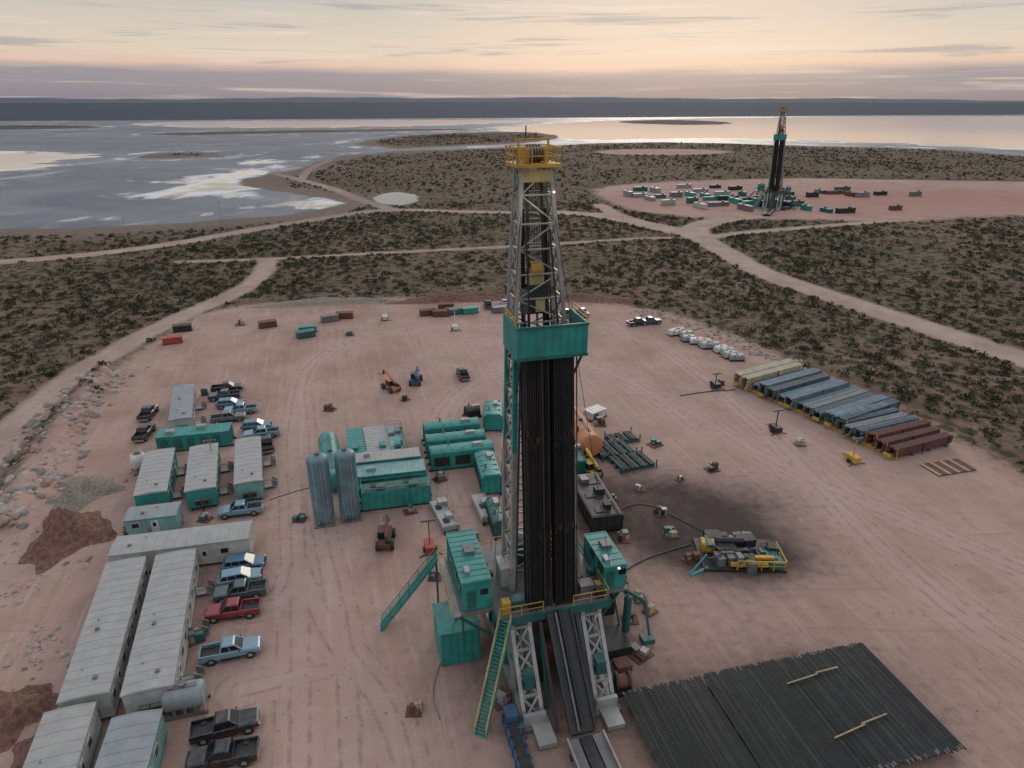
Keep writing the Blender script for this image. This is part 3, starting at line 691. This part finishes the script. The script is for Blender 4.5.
    b.box((-9.1, 3.0, 8.5), (.9, 9, .12), STEEL); b.rail([(-9.5, -1.4, 8.55), (-9.5, 7.4, 8.55)], YEL, 1.1); b.rail([(-9.5, 7.4, 8.55), (-5.6, 7.8, 8.55)], YEL)
    for y in (-1, 3, 6.8):
        b.beam((-9.2, y, 8.3), (-5.6, y, 5.0), .2, TEALD); b.beam((-8.5, y, 8.3), (-8.5, y, 4.1), .2, TEALD)
    house(6.6, 1.2, 2.2, 5.6, 8.6, 11.2, TEAL); b.box((6.6, 1.2, 8.4), (2.6, 6.2, .25), GREY); b.rail([(8.0, -1.8, 8.5), (8.0, 4.2, 8.5)], YEL)
    for y in (-1.2, 1.4, 3.8): b.beam((7.7, y, 8.3), (5.2, y, 4.6), .2, TEALD)
    b.box((-8.4, 3.6, 2.1), (4.0, 4.6, 4.0), TEAL); b.box((-8.4, 3.6, 4.15), (4.2, 4.8, .1), TEAL)
    for i in range(6): b.box((-10.2+i*.72, 1.26, 2.1), (.1, .1, 3.8), TEAL)
    b.box((8.0, 7, 1.5), (3, 6, 3), DARK); b.box((7.4, -.5, .6), (2.6, 3.4, 1.2), DARK); b.box((7.2, -3.4, .35), (1.6, 1.4, .7), RUST)
    b.cyl((9.6, 1.2, .2), (9.6, 1.2, 4.8), .42, TEALD, 14); b.cyl((9.6, 1.2, 4.8), (7.0, 3.0, 7.8), .12, TEALD, 8)
    b.beam((5.8, 3.2, 7.6), (11.0, .2, 4.6), .3, TEALD); b.beam((11.0, .2, 4.6), (11.4, -.8, .8), .22, TEALD); b.beam((8.0, 2.2, 6.2), (9.0, 1.2, 0), .18, TEALD)
    b.lattice((5.8, 3.2, 7.0), (11.0, .2, 4.0), (5.8, 3.2, 7.6), (11, .2, 4.6), 6, .1, TEALD, False); b.box((11.2, -.7, .3), (1.3, 1.2, .6), TEALD)
    b.stair((-4.9, -3.3, 8.6), (-8.4, -7.6, 0), 1.1, TEAL, YELP)
    b.stair((-9.4, 7.9, 8.6), (-15.8, 8.6, 0), 1.1, TEAL, TEAL)
    b.beam((-9.6, 7.8, 8.3), (-9.6, 7.8, 0), .2, TEALD)
    b.stair((5.2, 8.2, 8.6), (11, 10.4, 0), 1.0, TEAL, YELP)
    for s_ in (-1, 1):
        b.beam((.3+s_*1.15, -3.2, 8.5), (.3+s_*1.15, -10.6, 1.3), .22, DARK, .4)
    b.hexa([(-.8, -3.2, 8.2), (1.4, -3.2, 8.2), (1.4, -10.6, 1.0), (-.8, -10.6, 1.0), (-.8, -3.2, 8.4), (1.4, -3.2, 8.4), (1.4, -10.6, 1.2), (-.8, -10.6, 1.2)], DARK)
    b.cyl((.3, -3.2, 8.75), (.3, -10.4, 1.75), .16, BLACKP, 8); b.cyl((-.1, -3.4, 8.6), (-.1, -10.6, 1.5), .1, GREY, 8)
    for x in (-1.6, 2.0):
        b.beam((x, -3.4, 7.8), (x, -9.4, .4), .3, DARK); b.beam((x, -3.4, 7.8), (x, -6.2, 0), .25, TEALD)
    for x, m_ in ((-.9, GREY), (1.5, GREY), (.3, DARK)):
        b.box((x, -21, 1.0), (1.05, 20, .35), m_)
    for x in (-1.35, 2.0): b.box((x, -21, 1.25), (.14, 20, .5), STEEL)
    for y in range(-30, -10, 3): b.box((.3, y, .42), (3.4, .4, .82), DARK)
    b.box((-2.9, -9.0, .35), (1.7, 3.0, .5), STEEL); b.box((3.7, -8.9, .35), (1.7, 2.6, .5), STEEL)
    b.cyl((5.6, -5.8, .9), (6.6, -6.0, .9), .7, RUST, 16); b.cyl((5.4, -5.76, .9), (5.6, -5.8, .9), 1.0, DARK, 16); b.cyl((6.6, -6.0, .9), (6.8, -6.04, .9), 1.0, DARK, 16); b.box((6.1, -5.9, .2), (2, 2, .3), DARK)
    # ------------ mast
    y0 = 1.6
    def mp(x, y, z): return Vector((x-(z-8.6)*.033, y, z))
    def hw(z): return 3.4+(2.1-3.4)*(z-8.6)/27.4 if z < 36 else 2.1+(1.15-2.1)*(z-36)/12.3
    def hd(z): return 1.8+(1.3-1.8)*(z-8.6)/27.4 if z < 36 else 1.3+(.9-1.3)*(z-36)/12.3
    zs = [8.6, 11.2, 13.8, 16.4, 19, 21.6, 24.2, 26.8, 29.4, 32.2, 34.2, 36, 38, 40, 42, 44, 46.2, 48.3]
    for a, c_ in zip(zs[:-1], zs[1:]):
        up = a >= 36; M_ = STEEL; lw = .42 if not up else .28
        P = {(i, j, k): mp(i*hw(z), y0+j*hd(z), z) for i in (-1, 1) for j in (-1, 1) for k, z in ((0, a), (1, c_))}
        for i in (-1, 1):
            for j in (-1, 1): b.beam(P[i, j, 0], P[i, j, 1], lw, TEAL if 24 <= a < 36 and i < 0 else M_)
            bw = .15
            b.beam(P[i, -1, 0], P[i, 1, 0], bw, M_); b.beam(P[i, -1, 0], P[i, 1, 1], bw, M_); b.beam(P[i, 1, 0], P[i, -1, 1], bw, M_)
        b.beam(P[-1, 1, 0], P[1, 1, 0], .15, M_); b.beam(P[-1, 1, 0], P[1, 1, 1], .13, M_); b.beam(P[1, 1, 0], P[-1, 1, 1], .13, M_)
        for i in (-1, 1):
            q0 = mp(i*(hw(a)-.75), y0+hd(a), a); q1 = mp(i*(hw(c_)-.75), y0+hd(c_), c_)
            if not up: b.beam(q0, q1, .2, M_); b.beam(P[i, 1, 0], q1, .12, M_)
        if up:
            b.beam(P[-1, -1, 0], P[1, -1, 0], .12, M_)
            b.beam(P[-1, -1, 0], P[1, -1, 1], .10, M_) if int(a) % 4 else b.beam(P[1, -1, 0], P[-1, -1, 1], .10, M_)
    for x in (-.55, .55): b.beam(mp(x*1.5, y0-.2, 9), mp(x*1.1, y0-.2, 47), .2, DARK)
    for x, r_ in ((-.95, .12), (-.8, .09), (.9, .1), (1.05, .08)): b.cyl(mp(x*1.5, y0+.3, 14), mp(x, y0+.2, 45), r_, BLACKP, 6)
    b.cyl(mp(-2.9, y0-1.2, 9), mp(-1.6, y0-1.2, 36), .12, GREY, 8); b.cyl(mp(2.8, y0+1.3, 9), mp(1.5, y0+1.1, 42), .1, GREY, 8)
    for s_ in (-.2, .2): b.beam(mp(-2.5+s_, y0+1.6, 9), mp(-1.0+s_, y0+1.1, 48), .06, YELP)
    for k in range(8): b.beam(mp(-.5+.14*k, y0-.4, 39.5), mp(-.5+.14*k, y0-.4, 48), .05, DARK)
    for x in (-.9, .9, -.65): b.beam(mp(x*1.8, y0-.9, 12), mp(x, y0-.6, 48), .05, DARK)
    for sx_ in (-1, 1):
        prev = None
        for t in range(13):
            q = t/12; P_ = mp(sx_*(1.5-.5*q), y0-1.0-1.2*math.sin(q*math.pi), 37.5+6*q-5*math.sin(q*math.pi)*.9)
            if prev is not None: b.cyl(prev, P_, .08, BLACKP, 6)
            prev = P_
    b.beam(mp(-1.2, y0-1, 46), mp(-5.8, -2.8, 13), .04, DARK); b.beam(mp(1.2, y0-1, 46), mp(5.8, -2.6, 11), .04, DARK)
    b.box(mp(0, y0-.2, 39.6), (1.2, .8, 1.5), YELP); b.cyl(mp(-.5, y0-.2, 40.2), mp(.5, y0-.2, 40.2), .65, YEL, 14); b.box(mp(0, y0-.3, 37.8), (1.7, 1.3, 2.4), DARK); b.box(mp(.1, y0-.95, 37.4), (.8, .3, 1.2), YELP); b.box(mp(-1.1, y0-.4, 37.6), (.5, .8, 2.0), GREY)
    b.cyl(mp(0, y0-.4, 9), mp(0, y0-.4, 37), .1, GREY, 8)
    # racking board with wind walls
    bx = 2.95; yb_, yf = .6, -2.9; z0, z1 = 33.9, 36.7
    c0 = mp(0, 0, 35).x
    b.box((c0, yf, (z0+z1)/2), (2*bx, .1, z1-z0), TEAL)
    for s_ in (-1, 1):
        b.box((c0+s_*(bx-.05), (yb_+yf)/2+.4, (z0+z1)/2), (.1, yb_-yf+.7, z1-z0), TEAL)
    for i in range(9): b.box((c0-bx+.3+i*(2*bx-.6)/8, yf-.07, (z0+z1)/2), (.08, .06, z1-z0), TEAL)
    b.box((c0, yf-.1, z0+.15), (2*bx+.1, .12, .25), TEALD); b.box((c0, yf-.1, z1-.1), (2*bx+.1, .12, .18), TEALD)
    b.box((c0-2.2, -1.2, z0+.7), (1.2, 3, .12), GREY); b.box((c0+2.2, -1.2, z0+.7), (1.2, 3, .12), GREY)
    for i in range(10): b.box((c0+(-1.5+i*.33), -1.2, z0+.9), (.08, 2.8, .1), GREY)
    b.rail([(c0-bx, yf+.2, z1), (c0-bx, 1, z1)], YEL, .6); b.rail([(c0+bx, yf+.2, z1), (c0+bx, 1, z1)], YEL, .6)
    for s_ in (-1, 1): b.beam((c0+s_*2.6, yf+.2, z0), mp(s_*2.3, y0-1.5, z0-4), .15, TEALD)
    # stands of drill pipe
    for bank in (-1, 1):
        for i in range(11):
            for j in range(7):
                x = bank*(.26+i*.205); y = -2.55+j*.30
                if random.random() < (.10 if j == 0 else .25): continue
                top = 35.4+random.uniform(-.5, .5); off = random.uniform(-.08, .08)
                m_ = random.choice([BLACKP, BLACKP, BLACKP, BROWNP, DARK, DARK])
                b.cyl(mp(x*1.03+off, y+random.uniform(-.1, .1), 8.65), mp(x*.93, y, top), random.choice([.06, .075, .085]), m_, 6)
                if j < 2:
                    for zz in (17.2, 26.2):
                        zz += random.uniform(-.8, .8); b.cyl(mp(x*1.0+off*.5, y, zz), mp(x*1.0+off*.5, y, zz+.5), .1, random.choice([BROWNP, DARK, DARK]), 6)
    # crown
    cx = mp(0, 0, 48).x
    b.box((cx, y0, 48.4), (3.6, 3.4, .25), YEL); b.rail([(cx-1.75, y0-1.65, 48.5), (cx+1.75, y0-1.65, 48.5), (cx+1.75, y0+1.65, 48.5), (cx-1.75, y0+1.65, 48.5), (cx-1.75, y0-1.65, 48.5)], YEL, 1.2, .9, .09)
    for s_ in (-1, 1): b.box((cx+s_*.75, y0, 49.1), (.25, 2.2, 1.0), YEL)
    for k in range(5): b.cyl((cx-.5+k*.22, y0, 49.2), (cx-.38+k*.22, y0, 49.2), .7, GREY, 16)
    b.beam((cx-1.2, y0, 48.5), (cx-1.2, y0, 50.3), .14, YEL); b.beam((cx+1.2, y0, 48.5), (cx+1.2, y0, 50.3), .14, YEL); b.beam((cx-1.3, y0, 50.2), (cx+1.3, y0, 50.2), .16, YEL)
    b.box((cx, y0-.9, 47.6), (2.5, .3, .9), YELP); b.box((cx, y0+.9, 47.2), (2.3, .2, 1.4), YELP)
    b.cyl((cx-.6, y0, 50.2), (cx-.6, y0, 51.2), .05, DARK, 6); b.cyl((cx+.2, y0, 50.3), (cx+.2, y0, 50.7), .09, RED, 8)
    b.box(mp(hw(46.4), y0-hd(46.4)-.3, 46.4), (.14, .12, .12), LAMP)
    b.box((6.9, -1.7, 11.0), (.2, .16, .14), LAMP)
    return b
rig_me = rig_build().mesh('drilling_rig')
rig = obj('drilling_rig', rig_me, (3.3, 54.2, 0), ROT)
x, y = S(772, 208); obj('drilling_rig', rig_me, (x, y, 0), R(-25))
rm = Matrix.Translation((3.3, 54.2, 0)) @ Matrix.Rotation(ROT, 4, 'Z')
def lamp(name, loc, e, c=(1, .85, .6)):
    l = bpy.data.lights.new(name, 'POINT'); l.energy = e; l.color = c; l.shadow_soft_size = .3
    o = bpy.data.objects.new(name, l); scene.collection.objects.link(o); o.location = loc
lamp('mast_lamp', rm @ Vector((-1.3, -1.0, 45)), 50)

# ------------------------------------------------------------------ pipe racks
def pipe_rack():
    b = MB(); L = 12.8; r_ = random.Random(4); ang = math.atan2(6.2, 25)
    x = 0
    for pn in range(3):
        wd = (8.2, 8.6, 9.8)[pn]; zt = (1.15, 1.28, 1.2)[pn]
        for yy in (-1.4, -6.4, -11.4):
            b.box((x+wd/2, yy, zt-.28), (wd, .35, .35), GREY)
            for k in range(4): b.box((x+.5+k*(wd-1)/3, yy, (zt-.45)/2), (.3, .5, zt-.45), GREY)
        n = int(wd/.17)
        for i in range(n):
            xx = x+.09+i*.17; o = r_.uniform(-.12, .12); sk = r_.uniform(-.02, .02)
            b.cyl((xx+sk, -L+o, zt), (xx-sk, o, zt+r_.uniform(-.02, .02)), .078, r_.choice([PIPEG, PIPEG, BLACKP, PIPEG2]), 6)
            b.cyl((xx+sk, -L+o-.02, zt), (xx+sk, -L+o+.35, zt), .09, r_.choice([GREY, DARK, DARK, PIPEG2]), 6); b.cyl((xx-sk, o-.3, zt), (xx-sk, o+.02, zt), .09, r_.choice([GREY, DARK, DARK, PIPEG2]), 6)
        for i in range(n-6):
            if i % 2: b.cyl((x+.6+i*.17, -L+.2, zt-.17), (x+.6+i*.17, -.2, zt-.17), .078, BLACKP, 6)
        x += wd+.02
    for cx, yy, ln, a_ in ((17.4, -2.9, 3.6, .05), (20.4, -2.5, 2.6, .02), (17.8, -9.1, 3.6, .08), (20.8, -8.5, 3.0, .06)):
        b.beam((cx-ln/2, yy-ln*a_, 1.45), (cx+ln/2, yy+ln*a_, 1.45), .11, WOOD, .09)
    x0, y0 = S(622, 692, 1.2); b.done('drill_pipe_rack', (x0, y0, 0), ang)
pipe_rack()
def casing(pA, pB, depth, cols, name='casing_pipe_rack'):
    a = Vector(S(*pA, 1.5)); c = Vector(S(*pB, 1.5)); L = (c-a).length; ang = math.atan2(c.y-a.y, c.x-a.x); b = MB(); n = len(cols); st = depth/n; r_ = random.Random(n)
    for i, m_ in enumerate(cols):
        yc = -st*(i+.5); rad = .15; rows = r_.choice([5, 6, 7, 8]); o = r_.uniform(-.7, .5); kk = int((st-.25)/(2*rad))
        m2 = {CB1: CB3, CB2: CB1, CB3: CB2, CB4: RUST}.get(m_, m_)
        for k in range(kk):
            for z in range(rows):
                yy = yc-(st-.25)/2+rad+k*2*rad; zz = .5+rad+z*2*rad+.02
                if z < rows-1 and 0 < k < kk-1: continue
                b.cyl((o+r_.uniform(-.25, .25), yy, zz), (L+o+r_.uniform(-.25, .25), yy, zz), rad*.95, m2 if r_.random() < .3 else m_, 8)
        for xx in (0.7, L*.35, L*.65, L-.7):
            b.box((xx, yc, .26), (.3, st, .5), YEL if xx < 1 else GREY)
        for xx in (.5, L*.5, L-.5):
            for s_ in (-1, 1): b.beam((xx, yc+s_*(st/2-.04), 0), (xx, yc+s_*(st/2-.04), .5+rows*2*rad), .1, YEL if xx < L*.4 else DARK)
        if i % 3 == 0: b.box((-.5, yc, .8), (.4, st*.6, .5), YEL)
    b.done(name, (a.x, a.y, 0), ang)
casing((734, 378), (788, 364), 25, [CREAMC, CREAMC, CB3, CB1, CB2, CB1, CB1, CB2, CB3, CB2, CB1, CB2])
casing((826, 418), (880, 406), 14, [CB1, CB2, CB3, CB2, CB4, CB4, CB4])
# ------------------------------------------------------------------ other plant
def skid_yellow():
    b = MB(); x, y = S(738, 556); r_ = random.Random(5)
    b.box((0, 0, .2), (10, 6.5, .25), DARK)
    for i in range(30):
        b.box((r_.uniform(-4.3, 4.3), r_.uniform(-2.8, 2.8), r_.uniform(.6, 1.3)), (r_.uniform(.6, 2.4), r_.uniform(.5, 1.8), r_.uniform(.5, 1.7)), r_.choice([DARK, TEALD, GREY, YEL, TEALD, BLACKP, YEL, DARK]), r_.uniform(-.2, .2))
    for i in range(14):
        b.cyl((r_.uniform(-4.5, 4.5), r_.uniform(-3, 3), r_.uniform(.5, 2)), (r_.uniform(-4.5, 4.5), r_.uniform(-3, 3), r_.uniform(.5, 2)), .09, r_.choice([YEL, GREY, DARK]), 6)
    b.rail([(-1, -3.2, .3), (4.8, -3.2, .3), (4.8, 1, .3)], YEL, 1.3, 1.4, .12)
    b.box((2, -2.2, 1.5), (3.2, .5, .3), YEL); b.box((.5, -2.9, .9), (4.5, .3, .5), YEL); b.beam((-4.4, -2.7, .2), (-6.8, -4.2, 0), .3, TEAL); b.beam((-4.4, -1.7, 1.4), (-6.8, -4.0, .2), .16, TEAL)
    b.cyl((-3, .5, 2.0), (.5, .5, 2.0), .4, DARK, 12)
    b.done('choke_manifold_skid', (x, y, 0), ROT-.3)
skid_yellow()
def rack_small(px, py, w, l, name):
    b = MB(); x, y = S(px, py)
    for yy in (-l*.35, 0, l*.35): b.box((0, yy, .35), (w, .3, .7), TEALD)
    for i in range(int(w/.32)):
        if i % 5 != 4: b.cyl((-w/2+.2+i*.32, -l/2, .85), (-w/2+.2+i*.32, l/2, .85), .14, DARK if i % 4 else TEALD, 8)
    for s_ in (-1, 1): b.beam((s_*w/2, -l/2, 0), (s_*w/2, -l/2, 1.6), .15, TEALD); b.beam((s_*w/2, l/2, 0), (s_*w/2, l/2, 1.6), .15, TEALD)
    b.done(name, (x, y, 0), ROT+.1)
rack_small(632, 465, 6, 4.5, 'tubular_rack'); rack_small(612, 452, 6, 5, 'tubular_rack'); rack_small(622, 441, 5, 3, 'tubular_rack')
def telehandler(px, py, rz, m_, name='telehandler', boom=4.5):
    b = MB(); x, y = S(px, py)
    b.box((0, 0, .95), (1.5, 4.2, .6), m_); b.box((-.45, -.2, 1.75), (.8, 1.5, 1.1), GLASS); b.box((-.45, -.2, 2.33), (.9, 1.6, .1), m_); b.box((.45, -1.3, 1.45), (.7, 1.4, .6), DARK)
    for sx in (-1, 1):
        for yy in (-1.4, 1.4): b.cyl((sx*.7, yy, .6), (sx*1.15, yy, .6), .6, RUB, 14); b.cyl((sx*1.1, yy, .6), (sx*1.17, yy, .6), .28, GREY, 10)
    b.beam((.25, -1.7, 2.0), (.25, boom-1, 2.0+boom*.45), .35, m_, .4); b.beam((.25, boom-1, 2+boom*.45), (.25, boom-.6, 1.0+boom*.4), .3, DARK)
    for s_ in (-.3, .5): b.beam((s_, boom-.6, 1+boom*.4), (s_, boom+.6, 1+boom*.4), .1, DARK)
    b.done(name, (x, y, 0), rz)
telehandler(386, 543, .1, RUST, boom=2.6); telehandler(391, 390, .7, ORG, boom=3.6); telehandler(590, 474, .4, YEL, boom=3.0); telehandler(416, 383, 0, BLUE, boom=2.2)
def light_tower(px, py, hh=7, m_=RED):
    b = MB(); x, y = S(px, py); b.box((0, 0, .8), (1.2, 2.2, .9), m_); b.beam((0, .9, .4), (0, 2.4, .4), .12, DARK)
    for s_ in (-1, 1): b.cyl((s_*.6, 0, .35), (s_*.85, 0, .35), .35, RUB, 12); b.beam((s_*.6, -.8, .2), (s_*1.5, -1.1, .05), .1, DARK)
    b.beam((0, 0, 1.2), (0, 0, hh), .14, m_); b.beam((-.8, 0, hh), (.8, 0, hh), .1, DARK)
    for k in (-.75, -.25, .25, .75): b.box((k, -.12, hh+.15), (.36, .2, .3), GREY)
    b.done('light_tower', (x, y, 0), ROT)
light_tower(430, 551, 4.5); light_tower(715, 388, 3, DARK); light_tower(215, 470, 5, YELP); light_tower(775, 432, 4, DARK); light_tower(852, 462, 4, YEL); light_tower(455, 330, 5, WHITE); light_tower(385, 320, 5, WHITE)
def pallet(px, py, seed, mats=(GREY, DARK, RUST, TEALD, WOOD, STEEL), sc=1.):
    b = MB(); x, y = S(px, py); r_ = random.Random(seed)
    b.box((0, 0, .08), (1.9*sc, 1.6*sc, .14), RUST)
    for i in range(r_.randint(3, 6)):
        hh = r_.uniform(.3, 1.2); b.box((r_.uniform(-.6, .6)*sc, r_.uniform(-.5, .5)*sc, .15+hh/2), (r_.uniform(.4, 1.)*sc, r_.uniform(.4, .9)*sc, hh), r_.choice(mats), r_.uniform(-.3, .3))
    b.cyl((-.5*sc, 0, .5), (.6*sc, .3, .5), .16, r_.choice(mats), 8)
    b.done('equipment_pallet', (x, y, 0), ROT+r_.uniform(-.5, .5))
for n_, (px, py) in enumerate([(414, 712), (612, 640), (640, 655), (650, 612), (602, 560), (622, 540), (640, 600), (455, 560), (435, 578), (470, 540), (410, 512), (440, 480), (560, 470), (540, 440), (548, 420), (612, 500), (640, 490), (660, 515), (680, 480), (330, 410), (300, 520), (205, 520), (215, 560), (130, 540), (205, 395), (195, 640), (520, 735), (500, 700), (650, 700), (655, 445), (600, 425), (530, 400), (720, 385), (800, 445), (712, 470), (405, 400), (350, 335), (240, 325), (670, 535), (690, 560), (600, 600), (620, 580), (630, 620), (595, 545)]):
    pallet(px, py, n_, sc=random.uniform(.6, 1.2))
def catwalk_machine():
    b = MB(); b.box((0, 0, .6), (1.3, 8, .7), BLUE); b.box((0, 0, 1.05), (.8, 7.6, .3), DARK)
    for i in range(7):
        for s_ in (-1, 1): b.box((s_*.68, -3.4+i*1.15, .6), (.1, .12, .9), BLUE)
        b.cyl((-.6, -3.2+i*1.1, 1.2), (.6, -3.2+i*1.1, 1.2), .1, DARK, 8)
    b.box((0, 3.2, 1.5), (1.1, 1.4, .8), BLUE); x, y = S(520, 756); b.done('pipe_handling_machine', (x, y, 0), ROT)
catwalk_machine()
def hose(pts, r, mat, name='cable_run'):
    P = chaikin([S(*p) for p in pts], False, 3); b = MB()
    for a, c_ in zip(P[:-1], P[1:]): b.cyl((a[0], a[1], r), (c_[0], c_[1], r), r, mat, 6, caps=False)
    b.done(name)
hose([(600, 590), (640, 560), (690, 545)], .1, DARK); hose([(270, 500), (300, 490), (325, 485)], .05, DARK); hose([(680, 396), (705, 392), (735, 390)], .1, DARK)
hose([(480, 620), (450, 640), (430, 690), (440, 720)], .05, GREY); hose([(600, 520), (640, 500), (680, 520), (720, 540)], .08, BLACKP)
def bulk(px, py, m_, kind=0):
    b = MB(); x, y = S(px, py)
    if kind == 0:
        b.loft([ring(xx, w, .15, t, .3) for xx, w, t in ((-1.6, .8, 1.2), (-1.3, 1.0, 1.45), (1.3, 1.0, 1.45), (1.6, .8, 1.2))], m_); b.box((0, 0, .1), (3.4, 2.1, .18), DARK); b.cyl((0, 0, 1.4), (0, 0, 1.6), .3, GREY, 10)
        for s_ in (-.8, .8): b.box((s_, 0, .85), (.08, 2.06, 1.3), GREY)
    else:
        b.box((0, 0, .85), (4.2, 2.0, 1.3), m_); b.box((0, 0, 1.56), (4.4, 2.2, .12), m_)
        for k in range(6): b.box((-1.9+k*.76, 0, .85), (.08, 2.1, 1.3), m_)
        for k in (-1, 1): b.box((0, k*.7, .1), (4.4, .2, .2), DARK)
    b.done('bulk_tank' if kind == 0 else 'storage_container', (x, y, 0), ROT+random.uniform(-.3, .3))
for i in range(12):
    bulk(672+i*6+random.uniform(-3, 3), 333+i*2.4+random.uniform(-2, 2), [WHITE, ROOF, ROOF, ROOF2][i % 4])
for px, py, m_ in ((306, 337, TEALD), (308, 332, TEAL), (330, 321, GREY), (428, 315, RUST), (441, 316, RUST), (454, 314, TEALD), (470, 313, TEAL), (446, 309, RUST), (500, 312, GREY), (173, 343, RED), (183, 331, DARK), (345, 318, RUST), (549, 306, WHITE), (268, 327, RUST)):
    bulk(px, py, m_, 1)
# second location: camp and tanks
random.seed(11)
lst = [(628, 196, ROOF2), (640, 197, ROOF2), (650, 200, ROOF2), (668, 205, ROOF), (690, 196, TEAL), (700, 192, ROOF2), (712, 200, TEAL), (722, 195, TEALR), (735, 203, TEAL), (742, 196, TEALD), (752, 206, TEAL), (760, 200, TEALD), (790, 200, TEALD), (795, 206, TEALD), (820, 193, CB2), (835, 194, RUST), (850, 196, RUST), (862, 197, CB3), (826, 212, TEALD), (700, 208, WALL), (655, 192, ROOF2),
       (684, 188, ROOF2), (692, 203, TEALD), (705, 197, TEAL), (728, 200, DARK), (718, 206, GREY), (745, 201, DARK), (765, 207, DARK), (780, 206, TEALD), (785, 196, DARK), (812, 197, DARK), (842, 191, CB2), (676, 197, GREY), (660, 198, TEALD), (745, 210, GREY), (735, 190, DARK), (715, 188, DARK), (640, 191, TEALD), (880, 195, DARK), (895, 210, RUST), (915, 196, GREY), (806, 210, TEAL), (845, 213, DARK)]
for px, py, m_ in lst:
    x, y = S(px, py); b = MB(); L = random.uniform(6, 12); ww = random.uniform(2, 3); hh = random.uniform(1.6, 2.8)
    b.box((0, 0, hh/2+.15), (L, ww, hh), m_); b.box((0, 0, hh+.21), (L+.2, ww+.2, .12), m_)
    for k in range(6): b.box((-L/2+.5+k*(L-1)/5, 0, hh/2+.15), (.12, ww+.15, hh-.1), m_)
    b.box((L*.2, -.3, hh+.6), (1.2, 1, .7), GREY); b.box((0, 0, .08), (L+.6, ww*.8, .16), DARK)
    b.done('storage_container', (x, y, 0), random.choice([ROT, ROT+R(90), ROT]))
for px, py in ((36, 262), (128, 244), (222, 226), (500, 240), (622, 232)):
    x, y = S(px, py); b = MB(); b.cyl((0, 0, 0), (0, 0, 11), .14, WOOD, 8, .1); b.beam((-1.3, 0, 10.3), (1.3, 0, 10.3), .14, WOOD)
    for k in (-1.2, 0, 1.2): b.cyl((k, 0, 10.35), (k, 0, 10.7), .06, GREY, 6)
    b.done('utility_pole', (x, y, 0), R(60))
b = MB(); b.box((0, 0, .08), (7, 3.6, .16), RUST)
for i in range(12): b.box((-3.3+i*.6, 0, .2), (.5, 3.6, .1), RUST if i % 3 else WOOD)
x, y = S(948, 468); b.done('timber_mat', (x, y, 0), ROT)

# ------------------------------------------------------------------ light and sky
SAZ, SEL = 12, 20
l = bpy.data.lights.new('sun', 'SUN'); l.energy = .8; l.angle = R(18); l.color = (1, .86, .74)
so = bpy.data.objects.new('sun', l); scene.collection.objects.link(so)
d = Vector((math.sin(R(SAZ))*math.cos(R(SEL)), math.cos(R(SAZ))*math.cos(R(SEL)), math.sin(R(SEL))))
so.rotation_euler = d.to_track_quat('Z', 'Y').to_euler()
w = bpy.data.worlds.new("World"); scene.world = w; w.use_nodes = True; w.node_tree.nodes.clear()
k = NT(w.node_tree); out = k.N.new('ShaderNodeOutputWorld')
tc = k.N.new('ShaderNodeTexCoord'); dv = tc.outputs['Generated']; sp = k.N.new('ShaderNodeSeparateXYZ'); k.L.new(dv, sp.inputs[0]); zz = sp.outputs[2]
sky = k.N.new('ShaderNodeTexSky'); sky.sky_type = 'NISHITA'; sky.sun_disc = False; sky.sun_elevation = R(SEL); sky.sun_rotation = R(SAZ)
nz = k.noise(k.vmap(dv, (2.2, 2.2, 26)), 1.3, 5, .6, .3)
nz2 = k.noise(k.vmap(dv, (2.6, 2.6, 60), loc=(3, 1, 2)), 1.5, 6, .62, .4)
zp = k.math('ADD', zz, k.math('MULTIPLY', k.math('SUBTRACT', nz, .5), .022))
rp = k.N.new('ShaderNodeValToRGB'); k.L.new(k.math('DIVIDE', zp, .3), rp.inputs[0])
els = [(0., (.25, .225, .275)), (.05, (.30, .27, .31)), (.105, (.32, .295, .335)), (.138, (.76, .55, .44)), (.20, (.76, .63, .51)), (.38, (.59, .555, .50)), (.7, (.55, .555, .575)), (1., (.56, .605, .68))]
e = rp.color_ramp.elements
e[0].position, e[0].color = els[0][0], (*els[0][1], 1); e[1].position, e[1].color = els[-1][0], (*els[-1][1], 1)
for ps, c in els[1:-1]:
    q = e.new(ps); q.color = (*c, 1)
col = rp.outputs[0]
dt = k.N.new('ShaderNodeVectorMath'); dt.operation = 'DOT_PRODUCT'; k.L.new(dv, dt.inputs[0]); dt.inputs[1].default_value = (math.sin(R(11)), math.cos(R(11)), .04)
glow = k.math('MULTIPLY', k.ss(dt.outputs['Value'], .93, 1.0), k.ss(zp, .015, .045))
col = k.mixc(k.math('MULTIPLY', glow, .42), col, (.95, .69, .54))
wis = k.math('MULTIPLY', k.ss(nz2, .54, .66), k.ss(zz, .02, .05))
col = k.mixc(k.math('MULTIPLY', wis, .6), col, (.34, .32, .35))
nz3 = k.noise(k.vmap(dv, (3, 3, 70), loc=(7, 4, 1)), 1.2, 6, .6, .5)
col = k.mixc(k.math('MULTIPLY', k.ss(nz3, .53, .70), .55), col, (.86, .72, .64))
up = k.ss(zz, .15, .8)
bgc = k.mixc(1.0, col, k.mixc(up, (1, 1, 1), (1.36, 1.32, 1.32)), 'MULTIPLY')
b1 = k.N.new('ShaderNodeBackground'); k.put(b1.inputs[0], bgc); b1.inputs[1].default_value = .92
b2 = k.N.new('ShaderNodeBackground'); k.L.new(sky.outputs[0], b2.inputs[0]); b2.inputs[1].default_value = .005
ad = k.N.new('ShaderNodeAddShader'); k.L.new(b1.outputs[0], ad.inputs[0]); k.L.new(b2.outputs[0], ad.inputs[1]); k.L.new(ad.outputs[0], out.inputs[0])
